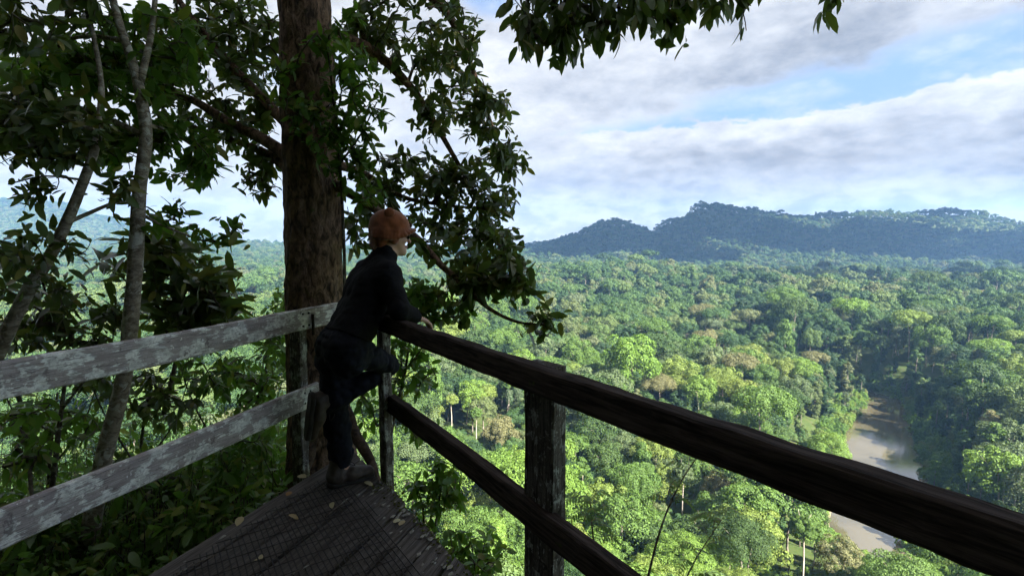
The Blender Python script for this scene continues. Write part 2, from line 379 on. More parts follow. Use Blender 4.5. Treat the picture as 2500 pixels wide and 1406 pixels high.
def ground_z(x, y):
    x = np.asarray(x, float); y = np.asarray(y, float)
    r = np.hypot(x, y); az = np.degrees(np.arctan2(x, y))
    right = np.interp(r, [0, 2.6, 3.6, 6, 12, 20, 40, 70, 110, 150, 250, 420, 700, 1500, 9000], [-.9, -1.3, -2.6, -6.5, -15, -25, -46, -72, -97, -108, -113, -112, -104, -98, -98])
    left = np.interp(r, [0, 3, 5, 8, 11, 16, 24, 40, 70, 110, 160, 300, 600, 1500, 9000], [-.45, -.55, -.9, -2.1, -4.4, -10, -19, -38, -62, -86, -100, -108, -106, -98, -98])
    wl = sstep(-8, -24, az)
    z = lerp(right, left, wl)
    # hillside rising behind the platform
    bk = np.where(az > 0, sstep(104, 145, az), sstep(60, 118, -az))
    up = np.interp(r, [0, 3, 12, 60, 160, 9000], [-.5, -.2, 5, 46, 100, 130])
    z = lerp(z, up, bk)
    # wooded ridge across the valley
    g = np.exp(-((y - 1080) / 260) ** 2) * sstep(-140, 330, x) * sstep(1500, 950, x)
    z = z + g * 34 * (1 - .85 * sstep(230, 470, x)) + np.exp(-((y - 760) / 160) ** 2) * sstep(200, 420, x) * 12
    g2 = np.exp(-(((x - 430) / 150) ** 2 + ((y - 400) / 170) ** 2)) * 20
    z = z + g2
    for (X, YP, dep, can, fr, bkk) in ((MX, MYP, 2500, 17, 950, 900), (LX, LYP, 3900, 15, 1100, 900), (CX, CYP, 3000, 15, 700, 500)):
        top, t = ridge(x, y, X, YP, dep, can, fr, bkk)
        z = np.maximum(z, lerp(z, np.maximum(top, z), t))
    n = fbm(np.stack([x / 90, y / 90, x * 0], -1), 3, 4) * np.interp(r, [0, 20, 120, 1000, 2500], [0, .6, 3.0, 6, 8])
    z = z + n
    rd = river_dist(x, y).reshape(np.shape(z)) if np.ndim(z) else river_dist(x, y)[0]
    bank = sstep(0, 26, rd)
    z = np.where(rd < 200, np.minimum(z, lerp(RIVER_Z + 0.6, np.maximum(z, RIVER_Z + 2), bank)), z)
    z = np.where(rd < 2, RIVER_Z - 3.5, z)
    return z

M_GROUND, k, out = material('forest_floor')
tc = k.n('ShaderNodeTexCoord').outputs['Object']
nn = k.noise(tc, 0.35, 8, 0.65)
c = k.ramp(nn, [(0.3, (0.035, 0.05, 0.016)), (0.5, (0.05, 0.075, 0.02)), (0.7, (0.075, 0.07, 0.03))])
b = k.n('ShaderNodeBsdfPrincipled', ins={'Base Color': c, 'Roughness': 0.95, 'Specular IOR Level': 0.1})
k.put(out.inputs[0], b.outputs[0])
def build_ground():
    na = 260
    a = np.concatenate([np.linspace(-56, 56, 380), np.linspace(56, 304, 71)[1:-1]]); na = len(a)
    r = np.concatenate([np.linspace(0.05, 6, 22), np.geomspace(6.6, 5600, 190)])
    A, Rr = np.meshgrid(np.radians(a), r, indexing='xy')
    x = Rr * np.sin(A); y = Rr * np.cos(A); z = ground_z(x, y)
    V = np.stack([x, y, z], -1).reshape(-1, 3)
    i = np.arange(len(r) - 1)[:, None] * na; j = np.arange(na)[None]; j2 = (j + 1) % na
    Fq = np.stack([i + j2, i + j, i + na + j, i + na + j2], -1).reshape(-1, 4)
    V = np.vstack([V, [[0, 0, -0.9]]])
    tri = np.stack([np.full(na, len(V) - 1), np.arange(na), (np.arange(na) + 1) % na], -1)[:, ::-1]
    obj('ground', make_mesh('ground', V, [Fq, tri], M_GROUND, True), kind='structure')
build_ground()

M_WATER, k, out = material('muddy_water')
tc = k.n('ShaderNodeTexCoord').outputs['Object']
n1 = k.noise(k.n('ShaderNodeMapping', ins={'Vector': tc, 'Scale': (.05, .05, .05)}), 1.0, 4, 0.6, 0.5)
n2 = k.noise(k.n('ShaderNodeMapping', ins={'Vector': tc, 'Scale': (.9, .35, 1)}), 1.0, 5, 0.6)
c = k.mix(k.smooth(n1, 0.35, 0.65), (0.060, 0.052, 0.030), (0.090, 0.076, 0.044))
b = k.n('ShaderNodeBsdfPrincipled', ins={'Base Color': c, 'Roughness': 0.07, 'Specular IOR Level': 0.5, 'IOR': 3.0,
        'Normal': k.n('ShaderNodeBump', ins={'Strength': 0.05, 'Distance': 0.3, 'Height': n2}).outputs[0]})
k.put(out.inputs[0], b.outputs[0])
def build_river():
    t = unit(np.gradient(RC, axis=0)); nrm = np.stack([-t[:, 1], t[:, 0]], -1)
    w = RW + 2.5
    s = np.linspace(-1, 1, 7)
    V = np.concatenate([np.stack([RC + nrm * (w * q)[:, None] for q in s], 1), np.full((160, 7, 1), RIVER_Z)], -1).reshape(-1, 3)
    i = np.arange(159)[:, None] * 7; j = np.arange(6)[None]
    Fq = np.stack([i + j, i + j + 1, i + 7 + j + 1, i + 7 + j], -1).reshape(-1, 4)
    obj('river', make_mesh('river', V, [Fq], M_WATER, True), kind='structure')
build_river()
def build_bank():
    """strip of pale silt beside the near stretch of water"""
    t = unit(np.gradient(RC, axis=0)); nrm = np.stack([-t[:, 1], t[:, 0]], -1); m = (RC[:, 1] < 235) & (RC[:, 1] > 145); C, N_, W = RC[m], nrm[m], RW[m]; k_ = len(C)
    for s_ in (-1, 1):
        s = np.array([.4, 2.2, 3.6, 6.0]); zz = np.array([-.25, .12, .30, -.4])
        V = np.concatenate([np.stack([C + N_ * s_ * (W + q + 1.2 * vnoise(np.stack([C[:, 0] * .15, C[:, 1] * .15, C[:, 0] * 0 + s_], -1), 4))[:, None] for q in s], 1), np.broadcast_to(RIVER_Z + zz, (k_, 4))[..., None]], -1).reshape(-1, 3)
        i = np.arange(k_ - 1)[:, None] * 4; j = np.arange(3)[None]; Fq = np.stack([i + j, i + j + 1, i + 5 + j, i + 4 + j], -1).reshape(-1, 4)
        obj('river_bank', make_mesh('river_bank', V, [Fq if s_ < 0 else Fq[:, ::-1]], M_SILT, True), kind='structure')
M_SILT = plain_material('river_silt', (0.20, 0.155, 0.105), 0.95, 0.1, 0.6, 0.25)
build_bank()

# ------------------------------------------------------------------ forest
def quads(P, N, size, aspect=1.0, rg=rng):
    """diamond-shaped leaf sprays at P facing N"""
    n = len(P); N = unit(N); a = rg.normal(size=(n, 3)); U = unit(np.cross(N, a)); W = np.cross(N, U)
    s = np.broadcast_to(size, (n,))[:, None]
    V = np.stack([P - U * s * .5, P - W * s * .32 * aspect + N * s * .08, P + U * s * .5, P + W * s * .32 * aspect + N * s * .08], 1).reshape(-1, 3)
    Fq = np.arange(n * 4).reshape(n, 4)
    return V, Fq
def crown_mesh(name, seed, Rr=8.0, Hh=6.0, clumps=34, per=120, leaf=0.5, style='round', zc=0.0):
    g = np.random.default_rng(seed)
    i = np.arange(clumps) + .5
    if style == 'vine':                                        # a column of hanging climbers
        zt = g.uniform(-2.2, 1.0, clumps); ph = g.uniform(0, 2 * np.pi, clumps)
        rad = np.where(zt > 0, np.sqrt(np.clip(1 - zt, 0.02, 1)), 0.8 + .25 * g.random(clumps)) * g.uniform(.5, 1, clumps)
        C = np.stack([np.cos(ph) * rad * Rr * .6, np.sin(ph) * rad * Rr * .6, zt * Hh], -1); rc = Rr * g.uniform(.22, .34, clumps)
    else:
        lo = {'round': -.5, 'flat': 0.1, 'umbrella': .25}[style]
        zt = 1 - (1 - lo) * i / clumps; ph = i * 2.39996 + g.normal(0, .35, clumps)
        rad = np.sqrt(np.clip(1 - zt * zt, 0, 1)); s = g.uniform(.62, 1.0, clumps)
        C = np.stack([np.cos(ph) * rad * Rr * s, np.sin(ph) * rad * Rr * s, zt * Hh * s], -1)
        rc = Rr * g.uniform(.24, .38, clumps)
        asym = 1 + .25 * np.cos(ph - g.uniform(0, 6.28)); C[:, :2] *= asym[:, None]
    n = clumps * per
    ci = np.repeat(np.arange(clumps), per)
    out = unit(C + [0, 0, Hh * .35]); d = unit(g.normal(size=(n, 3)) + out[ci] * .75 + [0, 0, .35])
    sub = 1 + .22 * vnoise(d * 2.6 + ci[:, None] * 3.1, seed)
    q = g.uniform(.72, 1.0, n) ** .6
    P = C[ci] + d * (rc[ci] * sub * q)[:, None] * [1, 1, .8]
    N = d + g.normal(0, .34, (n, 3))
    V, Fq = quads(P, N, leaf * g.uniform(.6, 1.35, n), 1.0, g)
    V[:, 2] += zc
    return make_mesh(name, V, [Fq])
def forest_trunk(name, seed, h, crown_r, limbs=5, r0=.38, mat=None):
    g = np.random.default_rng(seed); mb = MB()
    P = curve([(0, 0, -3), (.1, 0, 0), (g.normal(0, .3), g.normal(0, .3), h * .5), (g.normal(0, .5), g.normal(0, .5), h)], 8)
    mb.add(*tube(P, np.linspace(r0, r0 * .5, 8), 6))
    for q in range(limbs):
        a = q * 2.4 + g.normal(0, .3); s = P[-1 - (q % 2)]
        e = s + np.array([np.cos(a) * crown_r * .58, np.sin(a) * crown_r * .58, h * .16 + g.uniform(0, 2)])
        L = curve([s, lerp(s, e, .5) + [0, 0, -.5], e], 5); mb.add(*tube(L, np.linspace(r0 * .32, .03, 5), 4))
    return mb.mesh(name, mat or M_BARK_PALE, True)
RAMP_MIX = [(0.0, (0.021, 0.046, 0.019)), (0.2, (0.030, 0.066, 0.023)), (0.42, (0.043, 0.088, 0.028)), (0.62, (0.058, 0.106, 0.031)), (0.80, (0.080, 0.120, 0.038)), (0.93, (0.090, 0.105, 0.050)), (1.0, (0.066, 0.100, 0.055))]
M_FOREST_NEAR = crown_material('forest_foliage_near', [(0.0, (0.030, 0.064, 0.021)), (0.25, (0.046, 0.098, 0.027)), (0.55, (0.066, 0.130, 0.032)), (0.8, (0.086, 0.145, 0.036)), (1.0, (0.072, 0.110, 0.048))], None)
M_FOREST = crown_material('forest_foliage', RAMP_MIX, None)
CROWN = {
    'dark green': crown_material('crown_dark', (0.032, 0.062, 0.018), (0.044, 0.078, 0.02)),
    'mid green': crown_material('crown_mid', (0.056, 0.105, 0.022), (0.07, 0.125, 0.026)),
    'bright green': crown_material('crown_bright', (0.085, 0.155, 0.025), (0.10, 0.165, 0.03)),
    'yellow-green': crown_material('crown_yellow', (0.105, 0.155, 0.032), (0.118, 0.156, 0.036)),
    'grey-green': crown_material('crown_grey', (0.068, 0.100, 0.044), (0.078, 0.112, 0.05)),
    'olive-brown': crown_material('crown_olive', (0.108, 0.114, 0.052), (0.120, 0.118, 0.056)),
    'lime': crown_material('crown_lime', (0.20, 0.24, 0.022), (0.21, 0.25, 0.025)),
}
# near and middle crowns (crown radius, shape, total height of the tree, trunk length)
KINDS = {
    'round-crowned': dict(h=23, r=7.2, st='round'), 'domed': dict(h=25, r=8.6, st='umbrella'),
    'flat-topped': dict(h=24, r=8.2, st='flat'), 'vine-draped': dict(h=22, r=5.4, st='vine'), 'slender': dict(h=26, r=3.6, st='round'),
}
FINE, MEDIUM, FAR, TRUNK = {}, {}, {}, {}
for q, (kn, d) in enumerate(KINDS.items()):
    Hh = {'round': d['r'] * .95, 'umbrella': d['r'] * .62, 'flat': d['r'] * .5, 'vine': d['r'] * 1.25}[d['st']]
    cl = {'round': 46, 'umbrella': 46, 'flat': 40, 'vine': 60}[d['st']]
    zc = d['h'] - Hh
    FINE[kn] = [crown_mesh('crown', 100 + q * 7 + v, d['r'], Hh, cl, 430, .34, d['st'], zc) for v in range(2)]
    MEDIUM[kn] = [crown_mesh('crown', 200 + q * 7 + v, d['r'], Hh, cl, 150, .60, d['st'], zc) for v in range(2)]
    FAR[kn] = crown_mesh('crown', 300 + q * 7, d['r'], Hh, 30, 95, .98, d['st'], zc)
    TRUNK[kn] = forest_trunk('trunk', 400 + q, zc + .15 * Hh, d['r'], 0 if d['st'] == 'vine' else 5, mat=M_BARK_WHITE if kn == 'slender' else None)
BUSH = crown_mesh('bush', 611, 2.4, 2.0, 22, 110, .30, 'round', 0.7)

HEROES = [
    (1612, 945, 'domed', 'olive-brown', 1.22, 'broad tan-crowned tree with bare limbs showing, just above the dark top rail'),
    (1518, 868, 'domed', 'olive-brown', 1.05, 'tan umbrella-shaped tree on a pale trunk behind the broad tan-crowned one'),
    (1765, 945, 'domed', 'yellow-green', 1.30, 'wide yellow-green dome next to the broad tan-crowned tree'),
    (1395, 905, 'domed', 'yellow-green', 1.05, 'flat yellow-green crown directly over the middle post'),
    (1400, 840, 'round-crowned', 'olive-brown', .95, 'lone round olive crown over the middle post, set against darker trees'),
    (1990, 880, 'flat-topped', 'olive-brown', 1.1, 'reddish-brown spreading crown on the valley side, close to the river bend'),
    (2030, 1090, 'round-crowned', 'bright green', 1.2, 'vivid green crown at the near river bank, over the dark rail'),
    (1115, 1250, 'round-crowned', 'lime', .42, 'small lime-yellow tree below the lower dark rail'),
    (1102, 985, 'slender', 'yellow-green', .95, 'slender tree with a straight bare trunk, standing closest to the corner post'),
    (1163, 1015, 'slender', 'mid green', .85, 'slender bare-trunked tree halfway between the corner and middle posts'),
    (1243, 945, 'slender', 'mid green', 1.15, 'tall slender bare trunk rising right beside the middle post'),
    (1300, 800, 'slender', 'grey-green', 1.1, 'slender white-trunked tree above the middle post, near the drooping branch tip'),
    (1740, 1090, 'slender', 'bright green', .9, 'slender pale trunk in the gap just under the dark top rail'),
    (1668, 1165, 'slender', 'grey-green', .95, 'tree with a long bare white trunk standing before a dark hollow'),
    (1965, 1310, 'slender', 'mid green', 1.05, 'tall tree with a pale leaning trunk beneath the dark top rail'),
    (2285, 1130, 'vine-draped', 'bright green', .72, 'pale green bushy tree on the far river bank beside the open water'),
    (2155, 800, 'flat-topped', 'grey-green', 1.15, 'grey tree with a tall white trunk above the river bend'),
    (2400, 720, 'flat-topped', 'olive-brown', 1.1, 'bare reddish-grey crown high on the wooded slope across the river'),
    (2420, 800, 'flat-topped', 'mid green', 1.5, 'large layered green crown across the river'),
]
def scatter(r0, r1, gap, amax, g):
    """jittered grid of tree positions between two distances, inside the azimuth limit"""
    n = int(2 * r1 / gap)
    xs = (np.arange(-n // 2, n // 2) + .5) * gap
    ys = np.arange(0 if amax < 90 else -r1, r1, gap)
    X, Y = np.meshgrid(xs, ys); X = X.ravel() + g.uniform(-.42, .42, X.size) * gap; Y = Y.ravel() + g.uniform(-.42, .42, Y.size) * gap
    r = np.hypot(X, Y); az = np.degrees(np.arctan2(X, Y))
    m = (r >= r0) & (r < r1) & (np.abs(az) < amax)
    return np.stack([X[m], Y[m]], -1)
def build_forest():
    g = np.random.default_rng(21)
    names = list(KINDS)[:4]
    far_left = scatter(4200, 5750, 30, 48, g); far_left = far_left[far_left[:, 0] < -900]
    P = np.concatenate([scatter(11, 42, 5.0, 56, g), scatter(42, 130, 7.4, 54, g), scatter(130, 480, 10.8, 53, g), scatter(480, 1350, 12.6, 51, g),
                        scatter(1350, 2750, 14.5, 49, g), scatter(2750, 4200, 19, 48, g), far_left])
    behind = scatter(9, 75, 6.0, 180, g); ab = np.abs(np.degrees(np.arctan2(behind[:, 0], behind[:, 1]))); behind = behind[(ab > 68) & ((behind[:, 0] < 0) | (ab > 116))]
    P = np.concatenate([P, behind])
    x, y = P.T; r = np.hypot(x, y); z = ground_z(x, y)
    az = np.degrees(np.arctan2(x, y))
    rd = river_dist(x, y)
    keep = rd > np.where(y < 300, 3.0, 3.5)
    keep &= ~((x < -0.5) & (x > -9) & (y > 0) & (r < 16) & (az > -60))
    # hidden far sides of the ridges
    keep &= ~((y > 2560) & (x > 300)); keep &= ~((y > 1330) & (y < 1560) & (x > 200))
    # open water stays in view: nothing tall just in front of the visible pools
    P, x, y, r, z, az, rd = P[keep], x[keep], y[keep], r[keep], z[keep], az[keep], rd[keep]
    n = len(P)
    kind = g.choice(4, n, p=[.60, .17, .09, .14])
    steep = (r < 150) & (g.random(n) < .28); kind[steep] = 3
    sc = (g.uniform(.55, 1.0, n) + .5 * g.random(n) ** 4) * np.interp(r, [0, 30, 60, 130, 400, 1300, 2600, 4200, 5700], [.30, .40, .62, 1.02, 1.30, 1.22, 1.0, 1.25, 2.0])
    sc *= np.where(g.random(n) < .06, 1.25, 1.0)
    kind[rd < 24] = 3; sc = np.where(rd < 22, sc * .66, sc)
    sc = np.where((np.abs(az) > 60), g.uniform(.6, .9, n), sc)
    # keep the line of sight to the two stretches of water open
    for (pt, half) in (((246, 330), .06), ((221, 301), .10), ((204, 276), .10), ((183, 250), .085), ((140, 197), .035), ((142, 184), .055)):
        a0 = math.atan2(*pt); R0 = math.hypot(*pt); a = np.arctan2(x, y)
        m = (np.abs(a - a0) < half) & (r < R0 + 4) & (r > 25)
        zmax = EYE + (RIVER_Z - EYE) * r / R0
        allow = (zmax - z) / 24.0
        sc = np.where(m, np.minimum(sc, np.maximum(allow * .92, .05)), sc)
    sc = np.where(r < 40, np.minimum(sc, np.maximum((-0.62 * r - z + EYE) / 23.0, .12)), sc)   # nothing on the near slope rises into the view
    ok = sc > .14; P, x, y, r, z, az, rd, kind, sc = [v[ok] for v in (P, x, y, r, z, az, rd, kind, sc)]
    heroes = []
    for (hx, hy, kn, tint, hsc, label) in HEROES:
        hh = KINDS[kn]['h'] * hsc
        for Y in np.arange(40, 1300, 1.5):
            p = at(hx, hy, Y)
            if p[2] - ground_z(p[0], p[1]) < hh * .80: break
        heroes.append((p[0], p[1], float(ground_z(p[0], p[1])), kn, tint, hsc, label))
        dd = np.hypot(x - p[0], y - p[1]); a = np.arctan2(x, y); a0 = math.atan2(p[0], p[1]); R0 = math.hypot(p[0], p[1])
        wide = (KINDS[kn]['r'] * hsc + (6.5 if kn == 'slender' else 0)) / R0
        sc = np.where(dd < max(6.5, KINDS[kn]['r'] * hsc), 0, sc)
        m = (np.abs(a - a0) < wide * .9) & (r < R0) & (r > R0 - 70)                # lower neighbours in front of it
        lim = (EYE + (heroes[-1][2] + hh * (.18 if kn == 'slender' else .55) - EYE) * r / R0 - z) / 24.0
        sc = np.where(m, np.clip(np.minimum(sc, lim * .95), 0, None), sc)
    ok = sc > .14; P, x, y, r, z, az, rd, kind, sc = [v[ok] for v in (P, x, y, r, z, az, rd, kind, sc)]
    n = len(P); rot = g.uniform(0, 6.283, n)
    hs = np.array([KINDS[q]['h'] for q in names])[kind] * sc; rs = np.array([KINDS[q]['r'] for q in names])[kind] * sc
    px, py, dep = project(np.stack([x, y, z + hs * .8], -1))
    infr = (px > 860) & (px < 2520) & (py > 560) & (py < 1440) & (y > 4)
    infr |= (px > 0) & (px < 690) & (py > 600) & (py < 1000) & (r > 40) & (y > 4)
    size = np.where(infr, rs / np.maximum(dep, 1) * (px > 860) + .35 * rs / np.maximum(dep, 1) * (px <= 860), 0)
    order = np.argsort(-size)[:280]
    single = np.zeros(n, bool); single[order] = True; single &= size > 0
    # --- the individual trees
    tints = ['dark green', 'mid green', 'bright green', 'yellow-green', 'grey-green', 'olive-brown']
    protos = {}
    rows = []
    for q in np.flatnonzero(single):
        kn = names[kind[q]]
        tp = [.14, .34, .36, .09, .05, .02] if r[q] < 200 else [.24, .30, .14, .12, .14, .06]
        tint = tints[g.choice(6, p=tp)]
        row = ('just below the platform' if r[q] < 60 else 'midway down the slope' if r[q] < 110 else 'low on the slope' if r[q] < 175 else 'on the valley floor' if r[q] < 300 else 'toward the ridge')
        if rd[q] < 26: row = 'on the river bank'
        colm = next(w for lim, w in ((340, 'beyond the leaning trunk'), (700, 'beyond the upright trunk'), (960, 'beside the person'), (1110, 'near the corner post'), (1250, 'before the middle post'), (1400, 'behind the middle post'),
                                     (1590, 'under the low outlying hill'), (1760, 'under the highest summit'), (1930, 'under the sloping shoulder'), (2120, 'under the long saddle'), (2320, 'under the flat-topped summit'), (1e9, 'under the falling ridge end')) if px[q] < lim)
        big = 'small' if sc[q] * KINDS[kn]['h'] < 15 else 'tall' if sc[q] * KINDS[kn]['h'] > 24 else 'middling'
        label = f'{big} {tint} {kn} tree {row} {colm}'
        rows.append((q, kn, tint, label))
    same = {}
    for w in sorted(rows, key=lambda w: r[w[0]]): same.setdefault(w[3], []).append(w[0])
    ordinal = ['frontmost', 'second', 'third', 'fourth', 'fifth', 'sixth', 'seventh', 'eighth', 'ninth', 'tenth', 'eleventh', 'twelfth']
    for q, kn, tint, label in rows:
        grp = same[label]; group = label.replace(' tree ', ' trees ') if len(grp) > 1 else 'single trees of the valley forest'
        if len(grp) > 1:
            w = grp.index(q); label = ('rearmost' if w == len(grp) - 1 else 'middle' if len(grp) == 3 and w == 1 else ordinal[min(w, 11)]) + ' ' + label
        if len(label.split()) > 16: label = ' '.join(w for w in label.split() if w not in ('tall', 'small', 'middling'))
        t = thing('rainforest_tree', label, 'tree', (x[q], y[q], z[q]), group)
        lod = FINE if dep[q] < 150 else MEDIUM
        M = Matrix.Translation((x[q], y[q], z[q])) @ Matrix.Rotation(rot[q], 4, 'Z') @ Matrix.Diagonal((sc[q], sc[q], sc[q] * g.uniform(.88, 1.15), 1))
        me = lod[kn][q % 2]
        if not me.materials: me.materials.append(None)
        key = (me.name,)
        o = protos[key].copy() if key in protos else bpy.data.objects.new('crown', me)
        protos.setdefault(key, o); link(o, t, M)
        o.material_slots[0].link = 'OBJECT'; o.material_slots[0].material = CROWN[tint]
        key = TRUNK[kn].name
        o = protos[key].copy() if key in protos else bpy.data.objects.new('trunk', TRUNK[kn])
        protos.setdefault(key, o); link(o, t, M)
    for hxx, hyy, hz, kn, tint, hsc, label in heroes:
        t = thing('rainforest_tree', label, 'tree', (hxx, hyy, hz), 'forest trees that stand out')
        M = Matrix.Translation((hxx, hyy, hz)) @ Matrix.Rotation(hxx, 4, 'Z') @ Matrix.Scale(hsc, 4)
        me = (FINE if math.hypot(hxx, hyy) < 330 else MEDIUM)[kn][0]
        if not me.materials: me.materials.append(None)
        o = obj('crown', me, t, M); o.material_slots[0].link = 'OBJECT'; o.material_slots[0].material = CROWN[tint]
        obj('trunk', TRUNK[kn], t, M)
    # --- all the others: one mass
    rest = np.flatnonzero(~single)
    srcs, sel = [], np.zeros(len(rest), int)
    def src(me, trunk=None):
        if not me.materials: me.materials.append(M_FOREST)
        o = bpy.data.objects.new('source', me); srcs.append(o); return len(srcs) - 1
    def joined(cm, tm, name, mat=None):
        nv = len(cm.vertices); out = []
        V1 = np.empty(nv * 3, np.float32); cm.vertices.foreach_get('co', V1); V2 = np.empty(len(tm.vertices) * 3, np.float32); tm.vertices.foreach_get('co', V2)
        l1 = np.empty(len(cm.loops), np.int32); cm.loops.foreach_get('vertex_index', l1)
        f3 = [[v for v in p.vertices] for p in tm.polygons if len(p.vertices) == 3]; f4 = [[v for v in p.vertices] for p in tm.polygons if len(p.vertices) == 4]
        fs = [l1.reshape(-1, 4), np.array(f4) + nv] + ([np.array(f3) + nv] if f3 else [])
        me = make_mesh(name, np.concatenate([V1.reshape(-1, 3), V2.reshape(-1, 3)]), fs, mat or M_FOREST)
        me.materials.append(M_BARK_PALE); mi = np.zeros(len(me.polygons), np.int32); mi[len(l1) // 4:] = 1; me.polygons.foreach_set('material_index', mi)
        return me
    idx = {}
    for kn in names:
        idx[kn] = (src(joined(FINE[kn][0], TRUNK[kn], 'near_tree', M_FOREST_NEAR)), src(joined(MEDIUM[kn][0], TRUNK[kn], 'middle_tree')), src(joined(FAR[kn], TRUNK[kn], 'far_tree')))
    bush = src(BUSH)
    for j, q in enumerate(rest):
        a = idx[names[kind[q]]]; sel[j] = a[0] if r[q] < 170 else a[1] if r[q] < 620 else a[2]
    pts = np.stack([x[rest], y[rest], z[rest]], -1); sca = np.stack([sc[rest]] * 3, -1); sca[:, 2] *= g.uniform(.85, 1.15, len(rest)); rr = rot[rest]
    gn_instances('forest', pts, sca, rr, sel, srcs)
    print('forest trees', n, 'rest', len(rest), 'nearest single', r[single].min(), 'farthest single', r[single].max())
    # bushes covering the near slope
    B = np.concatenate([scatter(6.5, 70, 2.5, 56, g), scatter(70, 190, 4.6, 54, g)])
    bx, by = B.T; br = np.hypot(bx, by); bz = ground_z(bx, by); brd = river_dist(bx, by)
    ok = (brd > 1.0) & ~((bx < -0.5) & (br < 9))
    bs = g.uniform(.5, 1.15, len(B)) * np.interp(br, [0, 8, 30, 190], [.3, .35, .7, 1.15])
    # bank vegetation
    bk = scatter(150, 520, 4.0, 54, g); d = river_dist(*bk.T); bk = bk[(d > np.where(bk[:, 1] < 225, 4.5, 0.3)) & (d < 14)]
    pts = np.concatenate([np.stack([bx, by, bz - .3], -1)[ok], np.column_stack([bk, ground_z(*bk.T)])])
    s1 = np.concatenate([bs[ok], g.uniform(.7, 1.5, len(bk))]); s3 = np.stack([s1, s1, s1 * g.uniform(.7, 1.6, len(s1))], -1)
    hb = scatter(3.6, 11, 1.5, 180, g); ha = np.degrees(np.arctan2(hb[:, 0], hb[:, 1])); hb = hb[(hb[:, 1] < -3.4) & ((ha < -72) | (ha > 128))]  # unseen bushes behind the camera, added to darken the inner rail faces
    s1h = g.uniform(1.2, 2.1, len(hb)); pts = np.concatenate([pts, np.column_stack([hb, ground_z(*hb.T) - .2])]); s3 = np.concatenate([s3, np.stack([s1h * .8, s1h * .8, s1h * 1.4], -1)])
    BUSH2 = BUSH.copy(); BUSH2.materials.clear(); BUSH2.materials.append(M_BUSHES)
    ob = bpy.data.objects.new('source', BUSH2)
    gn_instances('undergrowth', pts, s3, g.uniform(0, 6.28, len(pts)), np.zeros(len(pts), int), [ob])
M_BUSHES = crown_material('slope_bushes', [(0.0, (0.045, 0.095, 0.02)), (0.5, (0.08, 0.15, 0.026)), (0.85, (0.11, 0.17, 0.03)), (1.0, (0.13, 0.15, 0.045))], None)
def gn_instances(name, pts, scale, rot, sel, srcs):
    me = bpy.data.meshes.new(name); me.vertices.add(len(pts)); me.vertices.foreach_set('co', np.asarray(pts, np.float32).ravel())
    a = me.attributes.new('scl', 'FLOAT_VECTOR', 'POINT'); a.data.foreach_set('vector', np.asarray(scale, np.float32).ravel())
    e = np.zeros((len(pts), 3), np.float32); e[:, 2] = rot
    a = me.attributes.new('rot', 'FLOAT_VECTOR', 'POINT'); a.data.foreach_set('vector', e.ravel())
    a = me.attributes.new('sel', 'INT', 'POINT'); a.data.foreach_set('value', np.asarray(sel, np.int32))
    o = obj(name, me, kind='stuff')
    t = bpy.data.node_groups.new(name, 'GeometryNodeTree')
    t.interface.new_socket('Geometry', in_out='INPUT', socket_type='NodeSocketGeometry'); t.interface.new_socket('Geometry', in_out='OUTPUT', socket_type='NodeSocketGeometry')
    k = NT(t); gi = k.n('NodeGroupInput'); go = k.n('NodeGroupOutput'); j = k.n('GeometryNodeJoinGeometry')
    def attr(nm, typ):
        nd = k.n('GeometryNodeInputNamedAttribute', data_type=typ); nd.inputs['Name'].default_value = nm; return nd.outputs['Attribute']
    s_, r_, i_ = attr('scl', 'FLOAT_VECTOR'), attr('rot', 'FLOAT_VECTOR'), attr('sel', 'INT')
    e2r = k.n('FunctionNodeEulerToRotation', ins={0: r_}).outputs[0]
    for q, so in enumerate(srcs):
        cmp_ = k.n('FunctionNodeCompare', data_type='INT', operation='EQUAL')
        k.put(cmp_.inputs[2], i_); cmp_.inputs[3].default_value = q
        oi = k.n('GeometryNodeObjectInfo', ins={'As Instance': True}); oi.inputs['Object'].default_value = so
        ip = k.n('GeometryNodeInstanceOnPoints')
        t.links.new(gi.outputs[0], ip.inputs['Points']); k.put(ip.inputs['Selection'], cmp_.outputs[0]); t.links.new(oi.outputs['Geometry'], ip.inputs['Instance'])
        k.put(ip.inputs['Rotation'], e2r); k.put(ip.inputs['Scale'], s_)
        t.links.new(ip.outputs[0], j.inputs[0])
    t.links.new(j.outputs[0], go.inputs[0])
    md = o.modifiers.new('spread', 'NODES'); md.node_group = t
    return o
build_forest()
print('forest done', round(time.time() - T0, 1))

